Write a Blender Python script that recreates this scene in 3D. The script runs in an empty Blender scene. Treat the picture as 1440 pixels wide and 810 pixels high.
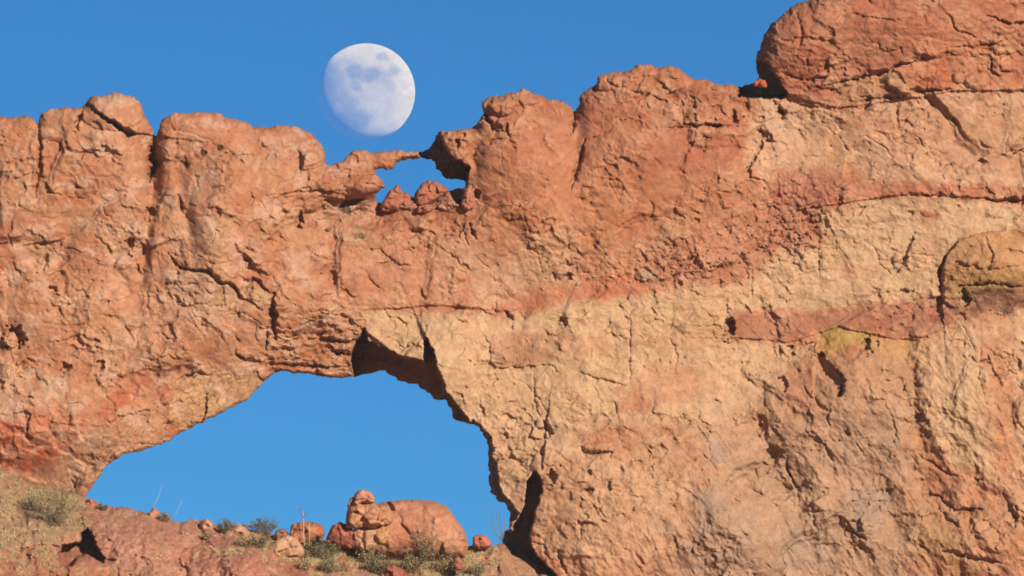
import bpy, math, random
import numpy as np
from mathutils import Vector

# ------------------------------------------------------------------ camera, light, exposure
SC = bpy.context.scene
D = 220.0                 # metres from the camera to the rock wall
W = 40.0                  # metres across the frame at that distance
M = W / 1440.0            # metres per photo pixel at the wall
PITCH = math.radians(9.0)
CAM = np.array([0.0, 0.0, 1.7])
FWD = np.array([0.0, math.cos(PITCH), math.sin(PITCH)])
UPV = np.array([0.0, -math.sin(PITCH), math.cos(PITCH)])
RGT = np.array([1.0, 0.0, 0.0])

cd = bpy.data.cameras.new('camera')
cam = bpy.data.objects.new('camera', cd)
SC.collection.objects.link(cam)
cam.location = CAM
cam.rotation_euler = (math.radians(90) + PITCH, 0, 0)
cd.sensor_width = 36.0
cd.lens = 36.0 * D / W
cd.clip_start = 1.0
cd.clip_end = 40000.0
SC.camera = cam

SUN_EL, SUN_AZ = math.radians(14.5), math.radians(180 - 29.0)
world = bpy.data.worlds.new('World')
SC.world = world
world.use_nodes = True
wn = world.node_tree
bg = wn.nodes['Background']
sky = wn.nodes.new('ShaderNodeTexSky')
sky.sky_type = 'NISHITA'
sky.sun_disc = False
sky.sun_elevation = SUN_EL
sky.sun_rotation = SUN_AZ
sky.air_density = 0.9
sky.dust_density = 0.0
sky.ozone_density = 10.0
sky.altitude = 900
tint = wn.nodes.new('ShaderNodeVectorMath'); tint.operation = 'MULTIPLY'
tint.inputs[1].default_value = (.94, 1.13, .93)     # the film's colour balance, the same over the whole sky
wn.links.new(sky.outputs[0], tint.inputs[0])
wn.links.new(tint.outputs[0], bg.inputs[0])
bg.inputs[1].default_value = 0.066

ld = bpy.data.lights.new('sun', 'SUN')
ld.energy = 5.0
ld.angle = math.radians(0.5)
ld.color = (1.0, 0.88, 0.72)
sun = bpy.data.objects.new('sun', ld)
SC.collection.objects.link(sun)
sd = Vector((math.sin(SUN_AZ) * math.cos(SUN_EL), math.cos(SUN_AZ) * math.cos(SUN_EL), math.sin(SUN_EL)))
sun.rotation_euler = sd.to_track_quat('Z', 'Y').to_euler()
sun.location = (60, 60, 80)

SC.view_settings.view_transform = 'Standard'
SC.view_settings.look = 'None'
SC.view_settings.exposure = 0.66
SC.view_settings.gamma = 1.0
SC.cycles.filter_width = 1.7     # the soft long-lens look of the photograph

HAZE = 0.0001            # density of the air
rnd = random.Random(7)
F4 = np.float32

# ------------------------------------------------------------------ noise
def _hash(ix, iy, seed):
    h = (ix.astype(np.int64) * 374761393 + iy.astype(np.int64) * 668265263 + seed * 1442695041) & 0xffffffff
    h = ((h ^ (h >> 13)) * 1274126177) & 0xffffffff
    h = ((h ^ (h >> 16)) * 2246822519) & 0xffffffff
    return (h ^ (h >> 15)) & 0xffffffff

_T = np.random.RandomState(3).rand(65536).astype(F4)
_A = np.arange(256) / 256.0 * 2 * math.pi
_GX = np.cos(_A).astype(F4); _GY = np.sin(_A).astype(F4)
def perlin(x, y, seed=0):
    xi = np.floor(x); yi = np.floor(y)
    fx = (x - xi).astype(F4); fy = (y - yi).astype(F4)
    xi = xi.astype(np.int32); yi = yi.astype(np.int32)
    perm = _PERM
    def g(a, b, dx, dy):
        k = perm[(perm[(a + seed * 37) & 1023] + b + seed * 11) & 1023] & 255
        return _GX[k] * dx + _GY[k] * dy
    sx = fx * fx * fx * (fx * (fx * 6 - 15) + 10)
    sy = fy * fy * fy * (fy * (fy * 6 - 15) + 10)
    n0 = g(xi, yi, fx, fy); n1 = g(xi + 1, yi, fx - 1, fy)
    a = n0 + sx * (n1 - n0)
    n0 = g(xi, yi + 1, fx, fy - 1); n1 = g(xi + 1, yi + 1, fx - 1, fy - 1)
    b = n0 + sx * (n1 - n0)
    return (a + sy * (b - a)) * 1.5
_PERM = np.random.RandomState(11).permutation(1024).astype(np.int32)

def fbm(x, y, scale, oct=4, seed=0, gain=0.5, ridged=False):
    s = 0; a = 1.0; t = 0; f = 1.0 / scale
    for i in range(oct):
        n = perlin(x * f + 13.7 * i, y * f - 7.3 * i, seed + i * 5)
        if ridged: n = 1 - 2 * np.abs(n)
        s = s + n * a; t += a; a *= gain; f *= 2.03
    return (s / t).astype(F4)

def facets(x, y, size, seed, tilt=0.35, step=0.2, soft=0.12, crack=0.1, sx=1.0, sy=1.0, cw=None):
    """broken rock: every cell is a tilted plane of its own, joints between them recessed. result in units of size"""
    x = x / (size * sx); y = y / (size * sy)
    xi = np.floor(x).astype(np.int32); yi = np.floor(y).astype(np.int32)
    d1 = np.full(x.shape, 9, F4); d2 = np.full(x.shape, 9, F4)
    h1 = np.zeros(x.shape, F4); h2 = np.zeros(x.shape, F4)
    for a in (-1, 0, 1):
        for b in (-1, 0, 1):
            ca = xi + a; cb = yi + b
            k = (_PERM[(_PERM[(ca + seed * 31) & 1023] + cb) & 1023]).astype(np.int64) * 61 & 65535
            px = ca + _T[k]; py = cb + _T[(k + 17) & 65535]
            dx = (x - px).astype(F4); dy = (y - py).astype(F4)
            d = dx * dx + dy * dy
            hh = (_T[(k + 31) & 65535] - .5) * 2 * step + ((_T[(k + 5) & 65535] - .5) * dx + (_T[(k + 9) & 65535] - .5) * dy) * 2 * tilt
            m = d < d1
            d2 = np.where(m, d1, np.minimum(d2, d)); h2 = np.where(m, h1, np.where(d <= d2, hh, h2))
            h1 = np.where(m, hh, h1); d1 = np.where(m, d, d1)
    e = np.sqrt(d2) - np.sqrt(d1)
    t = np.clip(e / soft, 0, 1); t = t * t * (3 - 2 * t)
    return (h2 * .5 + h1 * .5) * (1 - t) + h1 * t - crack * np.exp(-(e / (cw or soft * .5)) ** 2)

def sstep(a, b, x):
    t = np.clip((x - a) / (b - a), 0, 1)
    return t * t * (3 - 2 * t)

def seg_dist(x, y, pts, closed=False):
    best = np.full(x.shape, 1e9, F4); side = np.zeros(x.shape, F4)
    n = len(pts)
    for i in range(n if closed else n - 1):
        ax, ay = pts[i]; bx, by = pts[(i + 1) % n]
        ex, ey = bx - ax, by - ay
        L = ex * ex + ey * ey + 1e-9
        t = np.clip(((x - ax) * ex + (y - ay) * ey) / L, 0, 1)
        dx = x - ax - t * ex; dy = y - ay - t * ey
        d = dx * dx + dy * dy
        m = d < best
        best = np.where(m, d, best)
        if not closed: side = np.where(m, ex * (y - ay) - ey * (x - ax), side)
    return np.sqrt(best), side

def inside(x, y, pts):
    c = np.zeros(x.shape, bool); n = len(pts)
    for i in range(n):
        ax, ay = pts[i]; bx, by = pts[(i + 1) % n]
        if ay == by: continue
        c ^= ((ay > y) != (by > y)) & (x < (bx - ax) * (y - ay) / (by - ay) + ax)
    return c

def poly_sdf(x, y, pts):
    d, _ = seg_dist(x, y, pts, True)
    return np.where(inside(x, y, pts), d, -d).astype(F4)

def axis(a, b, cell, lo, hi):
    core = list(np.arange(a, b, cell)); s = cell
    left = []; v = a
    while v > lo:
        s *= 1.14; v -= min(s, 22); left.append(v)
    s = cell; right = []; v = core[-1]
    while v < hi:
        s *= 1.14; v += min(s, 22); right.append(v)
    return np.array(left[::-1] + core + right)

class Field:
    """a structured grid over the rock, in photo pixels, that carries relief (h, towards the viewer) and colour"""
    def __init__(s, au, av):
        s.au, s.av = au, av
        U, V = np.meshgrid(au, av)
        s.U = U.astype(F4); s.V = V.astype(F4)
        s.h = np.zeros(U.shape, F4)
        s.c = np.zeros(U.shape + (3,), F4)
    def warp(s, amp, scale, seed):
        s.X = s.U + amp * fbm(s.U, s.V, scale, 4, seed, .6) * 2
        s.Y = s.V + amp * fbm(s.U, s.V, scale, 4, seed + 50, .6) * 2
    def win(s, pts, m):
        p = np.array(pts)
        i0, i1 = np.searchsorted(s.au, [p[:, 0].min() - m, p[:, 0].max() + m])
        j0, j1 = np.searchsorted(s.av, [p[:, 1].min() - m, p[:, 1].max() + m])
        return (slice(j0, j1), slice(i0, i1))
    def sdf(s, pts, step=3.0, crisp=2.0):
        """signed distance to an outline, worked out coarsely and read back bilinearly"""
        cu = np.arange(s.au[0], s.au[-1] + 2 * step, step); cv = np.arange(s.av[0], s.av[-1] + 2 * step, step)
        CU, CV = np.meshgrid(cu.astype(F4), cv.astype(F4))
        G = poly_sdf(CU, CV, pts)
        return s.bil(G, cu, cv, step)
    def bil(s, G, cu, cv, step):
        X = np.clip((s.X - cu[0]) / step, 0, len(cu) - 1.001); Y = np.clip((s.Y - cv[0]) / step, 0, len(cv) - 1.001)
        i = X.astype(int); j = Y.astype(int); a = (X - i).astype(F4); b = (Y - j).astype(F4)
        return (G[j, i] * (1 - a) * (1 - b) + G[j, i + 1] * a * (1 - b) + G[j + 1, i] * (1 - a) * b + G[j + 1, i + 1] * a * b).astype(F4)
    def crack(s, pts, w, d):
        k = s.win(pts, w * 4 + 8)
        x, y = s.X[k], s.Y[k]
        wb = 2.4 if w > 1.5 else 1.2
        q, _ = seg_dist(x + wb * fbm(x, y, 13, 3, 301, .6) * 1.6, y + wb * fbm(x, y, 13, 3, 302, .6) * 1.6, pts)
        p = pts[0]; z = pts[-1]
        # thin out towards both ends
        e = np.minimum(np.hypot(x - p[0], y - p[1]), np.hypot(x - z[0], y - z[1]))
        L = sum(math.hypot(pts[i+1][0]-pts[i][0], pts[i+1][1]-pts[i][1]) for i in range(len(pts) - 1))
        t = .35 + .65 * np.clip(e / (L * .3 + 1), 0, 1)
        wob = np.clip(.8 + 1.3 * fbm(x, y, 10, 3, 91), .15, 2)
        s.h[k] -= d * t * np.exp(-(q / (w * t * wob + .3)) ** 2.6)
    def step(s, pts, a, reach, soft=1.2):
        """the side to the left of the walking direction stands proud by a, dying away over reach"""
        k = s.win(pts, reach * 3)
        q, sd_ = seg_dist(s.X[k], s.Y[k], pts)
        sg = np.where(sd_ > 0, q, -q)
        p = pts[0]; z = pts[-1]
        e = np.minimum(np.hypot(s.X[k] - p[0], s.Y[k] - p[1]), np.hypot(s.X[k] - z[0], s.Y[k] - z[1]))
        s.h[k] += a * sstep(-soft, soft, -sg) * np.exp(-q / reach)
    def pit(s, cx, cy, rx, ry, d, ang=0, p=2.0):
        k = s.win([(cx, cy)], max(rx, ry) * 2.2 + 4)
        x = s.X[k] - cx; y = s.Y[k] - cy; c, n = math.cos(ang), math.sin(ang)
        r = ((x * c + y * n) / rx) ** 2 + ((-x * n + y * c) / ry) ** 2
        r = r * (1 + 1.5 * fbm(s.X[k], s.Y[k], 7, 3, 305)) + .5 * fbm(s.X[k], s.Y[k], 14, 2, 306)
        s.h[k] -= d * (1 - sstep(.35, 1.35, r))
    def bump(s, cx, cy, rx, ry, a, ang=0):
        k = s.win([(cx, cy)], max(rx, ry) * 1.3 + 4)
        x = s.X[k] - cx; y = s.Y[k] - cy; c, n = math.cos(ang), math.sin(ang)
        r = ((x * c + y * n) / rx) ** 2 + ((-x * n + y * c) / ry) ** 2
        s.h[k] += a * np.sqrt(np.clip(1 - r, 0, 1))
    def soft_bump(s, cx, cy, rx, ry, a, ang=0):
        x = s.U - cx; y = s.V - cy; c, n = math.cos(ang), math.sin(ang)
        r = ((x * c + y * n) / rx) ** 2 + ((-x * n + y * c) / ry) ** 2
        s.h += a * np.exp(-r)
    def recess(s, pts, d, soft=1.6):
        k = s.win(pts, 12)
        q = poly_sdf(s.X[k], s.Y[k], pts) + 4.5 * fbm(s.X[k], s.Y[k], 13, 4, 310, .65)
        s.h[k] -= d * sstep(-soft, soft, q)
    def paint(s, pts, col, feather=6, op=1.0, rag=8, seed=0, grain=0.0):
        feather *= 1.25
        k = s.win(pts, feather + rag * 3 + 6)
        x, y = s.X[k], s.Y[k]
        q = poly_sdf(x, y, pts) + rag * (fbm(x, y, 30, 5, 200 + seed, .65) * 2.4 + fbm(x, y, 90, 2, 230 + seed) * 1.2)
        q = q + fbm(x, y, 7, 3, 260 + seed, .6) * (3 + feather * .8)
        w = sstep(-feather, feather, q) * op
        if grain: w = w * (1 - grain * np.clip(.5 + fbm(x, y, 10, 3, 300 + seed, .6) * 1.6, 0, 1))
        s.c[k] = s.c[k] * (1 - w[..., None]) + np.array(lin(col), F4) * w[..., None]
    def at(s, u, v):
        i = min(max(np.searchsorted(s.au, u), 0), len(s.au) - 1); j = min(max(np.searchsorted(s.av, v), 0), len(s.av) - 1)
        return float(s.h[j, i])

ALB = 0.49
def lin(c):
    return [ALB * ((v / 255.0) / 12.92 if v <= 10 else ((v / 255.0 + .055) / 1.055) ** 2.4) * k for v, k in zip(c, (1.0, 1.09, 1.35))]

def world_pts(u, v, h):
    """photo pixel plus relief -> point in the place (metres)"""
    u = np.asarray(u, float); v = np.asarray(v, float); h = np.asarray(h, float)
    a = (u - 720) * M / D; b = (405 - v) * M / D
    t = D - h * M
    return CAM + t[..., None] * (FWD + a[..., None] * RGT + b[..., None] * UPV)
def wp(u, v, h):
    return Vector(world_pts(np.array([u]), np.array([v]), np.array([h]))[0])

# ------------------------------------------------------------------ materials
def new_mat(name):
    m = bpy.data.materials.new(name); m.use_nodes = True
    return m, m.node_tree, m.node_tree.nodes['Principled BSDF']

def rock_material(name, bump=1.0, speck=0.2):
    m, nt, p = new_mat(name)
    N, L = nt.nodes, nt.links
    at = N.new('ShaderNodeAttribute'); at.attribute_name = 'rock_color'
    geo = N.new('ShaderNodeNewGeometry')
    def noise(scale, det, rough=.6, dist=0.0):
        n = N.new('ShaderNodeTexNoise'); n.inputs['Scale'].default_value = scale
        n.inputs['Detail'].default_value = det; n.inputs['Roughness'].default_value = rough
        n.inputs['Distortion'].default_value = dist
        L.new(geo.outputs['Position'], n.inputs['Vector']); return n
    n1 = noise(3.2, 7, .68, .4)
    r1 = N.new('ShaderNodeMapRange'); r1.inputs[1].default_value = .3; r1.inputs[2].default_value = .7
    r1.inputs[3].default_value = 1 - speck; r1.inputs[4].default_value = 1 + speck * .8
    L.new(n1.outputs[0], r1.inputs[0])
    n2 = noise(14, 4, .7)
    r2 = N.new('ShaderNodeMapRange'); r2.inputs[1].default_value = .3; r2.inputs[2].default_value = .7
    r2.inputs[3].default_value = .84; r2.inputs[4].default_value = 1.15
    L.new(n2.outputs[0], r2.inputs[0])
    mu = N.new('ShaderNodeMath'); mu.operation = 'MULTIPLY'
    L.new(r1.outputs[0], mu.inputs[0]); L.new(r2.outputs[0], mu.inputs[1])
    vm = N.new('ShaderNodeVectorMath'); vm.operation = 'SCALE'
    L.new(at.outputs['Color'], vm.inputs[0]); L.new(mu.outputs[0], vm.inputs['Scale'])
    # iron staining: pushes some patches redder
    n3 = noise(.9, 6, .65, .8)
    r3 = N.new('ShaderNodeMapRange'); r3.inputs[1].default_value = .5; r3.inputs[2].default_value = .72
    r3.inputs[3].default_value = 0; r3.inputs[4].default_value = .4
    L.new(n3.outputs[0], r3.inputs[0])
    mx = N.new('ShaderNodeMix'); mx.data_type = 'RGBA'; mx.blend_type = 'MULTIPLY'
    L.new(r3.outputs[0], mx.inputs[0]); L.new(vm.outputs[0], mx.inputs[6]); mx.inputs[7].default_value = (.96, .80, .68, 1)
    L.new(mx.outputs[2], p.inputs['Base Color'])
    p.inputs['Roughness'].default_value = .93
    p.inputs['Specular IOR Level'].default_value = .15
    b1 = N.new('ShaderNodeBump'); b1.inputs['Strength'].default_value = .5 * bump; b1.inputs['Distance'].default_value = .09
    nb = noise(4.2, 9, .66, .2); mh = N.new('ShaderNodeMath'); mh.operation = 'MULTIPLY'; L.new(nb.outputs[0], mh.inputs[0]); L.new(at.outputs['Alpha'], mh.inputs[1]); L.new(mh.outputs[0], b1.inputs['Height'])
    b2 = N.new('ShaderNodeBump'); b2.inputs['Strength'].default_value = .3 * bump; b2.inputs['Distance'].default_value = .03
    nb2 = noise(22, 4, .7); L.new(nb2.outputs[0], b2.inputs['Height']); L.new(b1.outputs[0], b2.inputs['Normal'])
    L.new(b2.outputs[0], p.inputs['Normal'])
    return m

def flat_material(name, col, var=.3, scale=6, rough=.85):
    m, nt, p = new_mat(name)
    N, L = nt.nodes, nt.links
    g = N.new('ShaderNodeNewGeometry')
    n = N.new('ShaderNodeTexNoise'); n.inputs['Scale'].default_value = scale; n.inputs['Detail'].default_value = 4
    L.new(g.outputs['Position'], n.inputs['Vector'])
    r = N.new('ShaderNodeValToRGB')
    r.color_ramp.elements[0].position = .3; r.color_ramp.elements[1].position = .72
    r.color_ramp.elements[0].color = [c * (1 - var) for c in col] + [1]
    r.color_ramp.elements[1].color = [min(1, c * (1 + var)) for c in col] + [1]
    L.new(n.outputs[0], r.inputs[0]); L.new(r.outputs[0], p.inputs['Base Color'])
    p.inputs['Roughness'].default_value = rough
    p.inputs['Specular IOR Level'].default_value = .2
    return m

MR = rock_material('weathered_tuff')
MH = rock_material('slope_rock_and_soil', 1.1, .32)
MB = rock_material('boulder_rock', 1.0, .28)

# ------------------------------------------------------------------ objects
def link(name, me, parent=None, loc=None):
    o = bpy.data.objects.new(name, me); SC.collection.objects.link(o)
    if parent is not None:
        o.parent = parent
        if me is not None and loc is None: o.location = -parent.location
    if loc is not None: o.location = loc
    return o
def tag(o, label=None, cat=None, group=None, kind=None):
    if label: o['label'] = label
    if cat: o['category'] = cat
    if group: o['group'] = group
    if kind: o['kind'] = kind
    return o
def empty(name, loc):
    o = bpy.data.objects.new(name, None); SC.collection.objects.link(o); o.location = loc
    o.empty_display_size = .5
    return o

def make_mesh(name, co, tris, col=None, nrm=None, mat=None, smooth=True):
    me = bpy.data.meshes.new(name)
    n = len(co); t = len(tris)
    me.vertices.add(n); me.vertices.foreach_set('co', np.ascontiguousarray(co, dtype=F4).ravel())
    me.loops.add(t * 3); me.loops.foreach_set('vertex_index', np.ascontiguousarray(tris, dtype=np.int32).ravel())
    me.polygons.add(t)
    me.polygons.foreach_set('loop_start', np.arange(0, t * 3, 3, dtype=np.int32))
    me.polygons.foreach_set('loop_total', np.full(t, 3, dtype=np.int32))
    me.polygons.foreach_set('use_smooth', np.full(t, smooth, dtype=bool))
    me.update(calc_edges=True)
    if col is not None:
        a = me.color_attributes.new('rock_color', 'FLOAT_COLOR', 'POINT')
        c4 = np.full((n, 4), .6, F4); c4[:, :col.shape[1]] = col
        a.data.foreach_set('color', c4.ravel())
    if nrm is not None: me.normals_split_custom_set_from_vertices(nrm.astype(F4).tolist()) if n < 10 else me.normals_split_custom_set_from_vertices(nrm.astype(F4))
    if mat: me.materials.append(mat)
    return me

def vnormals(P, T):
    a, b, c = P[T[:, 0]], P[T[:, 1]], P[T[:, 2]]
    n = np.cross(b - a, c - a)
    n /= (np.linalg.norm(n, axis=1, keepdims=True) ** .6 + 1e-12)
    out = np.zeros_like(P)
    for k in range(3):
        for ax in range(3):
            out[:, ax] += np.bincount(T[:, k], n[:, ax], len(P))
    return out / (np.linalg.norm(out, axis=1, keepdims=True) + 1e-12)

def sheet(f, S, back, stride=5):
    """trim a field to its outline S (positive inside): verts, tris, colours; tri centres for splitting.
    front relief, a rim running back from the outline, and a coarse rear face"""
    U = f.U.copy(); V = f.V.copy()
    du = np.gradient(f.au).astype(F4)[None, :]; dv = np.gradient(f.av).astype(F4)[:, None]
    cell = np.maximum(du, dv) * np.ones_like(U)
    gv, gu = np.gradient(S, f.av, f.au)
    g2 = gu * gu + gv * gv + 1e-6
    nr = np.abs(S) < .6 * cell * np.sqrt(g2)
    mv = np.where(nr, -S / g2, 0)
    U = U + np.clip(mv * gu, -.7 * du, .7 * du); V = V + np.clip(mv * gv, -.7 * dv, .7 * dv)
    ok = (S > 0) | nr
    nj, ni = U.shape
    idx = np.arange(nj * ni).reshape(nj, ni)
    a, b, c, d = idx[:-1, :-1], idx[:-1, 1:], idx[1:, 1:], idx[1:, :-1]
    A, B, C_, E = ok[:-1, :-1], ok[:-1, 1:], ok[1:, 1:], ok[1:, :-1]
    T = []
    full = A & B & C_ & E
    # split along the diagonal whose ends are nearer in relief
    h = f.h
    dg = np.abs(h[:-1, :-1] - h[1:, 1:]) < np.abs(h[:-1, 1:] - h[1:, :-1])
    m = full & dg;  T += [np.stack([a[m], d[m], c[m]], 1), np.stack([a[m], c[m], b[m]], 1)]
    m = full & ~dg; T += [np.stack([a[m], d[m], b[m]], 1), np.stack([b[m], d[m], c[m]], 1)]
    for (m, t) in ((A & B & C_ & ~E, (a, c, b)), (A & B & E & ~C_, (a, d, b)), (A & E & C_ & ~B, (a, d, c)), (B & C_ & E & ~A, (b, d, c))):
        T.append(np.stack([t[0][m], t[1][m], t[2][m]], 1))
    T = np.concatenate(T)
    P = world_pts(U.ravel(), V.ravel(), f.h.ravel())
    col = np.concatenate([f.c.reshape(-1, 3), (f.q if hasattr(f, 'q') else np.full(f.h.shape, .6, F4)).reshape(-1, 1)], 1)
    # rim
    e = np.concatenate([T[:, [0, 1]], T[:, [1, 2]], T[:, [2, 0]]])
    key = np.minimum(e[:, 0], e[:, 1]).astype(np.int64) * (nj * ni) + np.maximum(e[:, 0], e[:, 1])
    _, inv, cnt = np.unique(key, return_inverse=True, return_counts=True)
    be = e[cnt[inv] == 1]
    bv = np.unique(be)
    mp = np.full(nj * ni, -1); n0 = len(P)
    mp[bv] = np.arange(len(bv)) + n0
    R1 = world_pts(U.ravel()[bv], V.ravel()[bv], np.full(len(bv), -back))
    P2 = np.concatenate([P, R1]); col2 = np.concatenate([col, col[bv]])
    q0, q1 = be[:, 0], be[:, 1]
    rim = np.concatenate([np.stack([q1, q0, mp[q0]], 1), np.stack([q1, mp[q0], mp[q1]], 1)])
    # rear face
    ok2 = ok[::stride, ::stride]; ix = idx[::stride, ::stride]
    n1 = len(P2); nn = np.full(ok2.shape, -1); nn[ok2] = np.arange(ok2.sum()) + n1
    us = U[::stride, ::stride][ok2]; vs = V[::stride, ::stride][ok2]
    hb = -back - 25 * np.sqrt(np.clip(S[::stride, ::stride][ok2] / 60, 0, 1)) + 12 * fbm(us, vs, 40, 3, 77)
    P3 = np.concatenate([P2, world_pts(us, vs, hb)]); col3 = np.concatenate([col2, col[ix[ok2]]])
    A, B, C_, E = nn[:-1, :-1], nn[:-1, 1:], nn[1:, 1:], nn[1:, :-1]
    m = (A >= 0) & (B >= 0) & (C_ >= 0) & (E >= 0)
    rear = np.concatenate([np.stack([A[m], B[m], C_[m]], 1), np.stack([A[m], C_[m], E[m]], 1)])
    return P3, col3, T, rim, rear, U.ravel(), V.ravel()

def emit(name, P, col, T, N, mat, parent=None):
    used = np.unique(T)
    mp = np.full(len(P), -1); mp[used] = np.arange(len(used))
    me = make_mesh(name, P[used], mp[T], col[used], N[used], mat)
    return link(name, me, parent)

# ================================================================== THE ROCK WALL WITH ITS TWO OPENINGS
SKYLINE = [(-420,210),(-330,150),(-250,140),(-180,170),(-90,150),(-40,168),(0,164),(25,166),(36,163),(46,166),(53,175),(57,161),(67,154),(89,150.5),(111,152),(118,150),(122,142),(130,135.5),(144,136),(158,130),(169,131),(186,135.5),(197,146),(205.5,164),(213,178),(217,192),(221,191),(224.5,176),(232,165),(241,160),(267,159),(278,156),(305,159),(319,165),(339,169),(355,178),(378,178.5),(389,176),(415,178),(432,183),(442,192),(455,208),(459,233),(471,229),(482,228),(488,219),(496,211),(510,211),(527,215),(538,212.5),(565,211),(574,214),(593,212.5),(604,208),(611,197),(617,185),(627,185),(646,182),(657,180.5),(668,179),(674,167),(682,158),(678,153),(678,142),(688,135.5),(704,136),(713,130.5),(724,132),(735,124.5),(753,132),(773,139),(792,143),(803,150),(810,162),(813,150),(816,135),(825,127),(841,117),(842,107),(864,100),(884,101),(898,90),(917,91),(926,95),(942,93),(956,96),(973,110),(992,111),(1009,118),(1031,120),(1044,122),(1048,118),(1060,119),(1066,113),(1066,100),(1063,89),(1066,74),(1073,53),(1082,36),(1098,22),(1112,11),(1123,4),(1136,1),(1160,-22),(1230,-55),(1310,-70),(1400,-60),(1480,-90),(1560,-70),(1680,-120),(1800,-90),(1900,-20),(1960,90),(2010,300),(2030,1220),(-520,1220),(-500,700),(-470,420)]
SMALL_HOLE = [(528,240),(532,239),(554,236),(560,227),(574,224),(593,222),(610,226),(615,236),(624,250),(638,251),(653,254),(656,261),(651,265),(640,265),(631,270),(600,290),(580,284),(545,288),(527,284),(530,270),(541,262),(536,254),(528,245)]
BIG_HOLE = [(120,699),(130,682),(142,668),(146,659),(159,648),(177,638),(200,635),(208,630),(227,624),(240,620),(246,611),(259,607),(271,599),(286,594),(297,588),(330,571),(350,561),(362,545),(372,534),(386,526),(400,522),(430,525),(455,530),(480,531),(500,530),(525,524),(540,521),(560,534),(585,540),(600,551),(612,561),(628,563),(635,577),(639,590),(657,595),(671,600),(683,615),(687,627),(687,649),(688,671),(690,690),(698,701),(713,711),(717,724),(717,743),(709,747),(707,765),(704,782),(640,800),(400,795),(200,775),(120,745),(95,715)]

f = Field(axis(-14, 1454, 1.3, -480, 1980), axis(-14, 824, 1.3, -130, 1180))
f.warp(1.5, 11, 1)
S = np.minimum(f.sdf(SKYLINE), np.minimum(-f.sdf(SMALL_HOLE), -f.sdf(BIG_HOLE)))
S = S + 1.5 * fbm(f.U, f.V, 6, 3, 40, .6) + 2.4 * fbm(f.U, f.V, 19, 3, 41, .6) * (1 - np.exp(-((f.U - 575) / 45) ** 2 - ((f.V - 220) / 22) ** 2))
X, Y = f.X, f.Y
def region(pts, feather=18, rag=10, seed=0):
    k = f.win(pts, feather + rag * 2 + 4)
    o = np.zeros(f.h.shape, F4)
    q = poly_sdf(X[k], Y[k], pts) + rag * fbm(X[k], Y[k], 30, 3, 500 + seed)
    o[k] = sstep(-feather, feather, q); return o

# --- large shape
h = f.h
h += 26 * fbm(f.U, f.V, 300, 2, 2)
f.soft_bump(150, 300, 150, 260, 30); f.soft_bump(340, 300, 110, 130, 45); f.soft_bump(30, 330, 60, 170, 14)
f.soft_bump(735, 240, 75, 110, 38); f.soft_bump(900, 220, 95, 120, 42); f.soft_bump(1010, 250, 40, 60, 12)
f.soft_bump(1250, 20, 230, 95, 55); f.soft_bump(1130, 70, 60, 60, 22)
f.soft_bump(870, 720, 160, 170, 80)
f.soft_bump(205, 340, 9, 70, -16, .1); f.soft_bump(262, 300, 9, 60, -9, -.15); f.soft_bump(305, 330, 30, 95, 14, .2); f.soft_bump(130, 410, 35, 55, 14); f.soft_bump(55, 425, 50, 36, 14); f.soft_bump(402, 340, 22, 75, 13, -.35); f.soft_bump(150, 235, 30, 55, 10); f.soft_bump(90, 350, 10, 50, -9, .3)
# the big folds of the right-hand face: buttress, valley, dome
f.soft_bump(1215, 560, 60, 80, 34, -.5); f.soft_bump(1160, 700, 60, 120, 26, -.5); f.soft_bump(1010, 700, 40, 110, 20, -.5); f.soft_bump(1420, 560, 110, 140, 26)
f.soft_bump(1285, 560, 16, 90, -15, -.12); f.soft_bump(1310, 700, 22, 60, -13, -.6); f.soft_bump(1390, 760, 80, 50, 40); f.soft_bump(1085, 640, 22, 90, -18, -.5); f.soft_bump(1250, 720, 24, 60, -16, -.4)
f.soft_bump(1400, 375, 70, 50, 40); f.soft_bump(640, 520, 60, 60, 30); f.soft_bump(1130, 600, 90, 60, 25)
f.soft_bump(60, 600, 120, 60, 40); f.soft_bump(300, 470, 80, 70, 18); f.soft_bump(1050, 760, 90, 60, 30)
f.soft_bump(495, 300, 70, 22, -26)           # the saddle below the little bridge
f.soft_bump(560, 300, 120, 30, -10)
f.soft_bump(216, 245, 12, 50, -26)           # cleft between the knob and the second block
f.soft_bump(810, 190, 14, 60, -16)
f.soft_bump(667, 230, 12, 50, -10)

strat = region([(372,425),(515,440),(520,535),(380,530)], 10, 8, 1)            # slabby roof of the big opening
cong = region([(930,395),(1040,400),(1160,345),(1200,280),(1130,240),(1050,300),(960,330),(860,360),(850,400)], 12, 14, 2)
lowr = region([(960,640),(1110,520),(1290,480),(1440,450),(1900,450),(1900,1200),(700,1200),(740,800),(900,700)], 50, 20, 3)
cap = region([(1060,-90),(1060,125),(1180,140),(1440,128),(1900,130),(1900,-130)], 10, 6, 4)
upper = region([(-480,100),(600,180),(1070,100),(1060,190),(960,300),(700,330),(560,300),(420,330),(250,260),(150,280),(-480,260)], 30, 20, 5)
pale = region([(520,440),(700,440),(860,410),(1040,400),(1160,320),(1290,270),(1900,290),(1900,420),(1030,430),(1030,560),(900,700),(760,640),(690,610),(600,480)], 14, 8, 6)
leg = region([(100,700),(150,600),(250,530),(380,500),(380,530),(300,600),(180,650)], 20, 12, 7)
Rm = 1 - .45 * upper - .35 * pale

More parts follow.
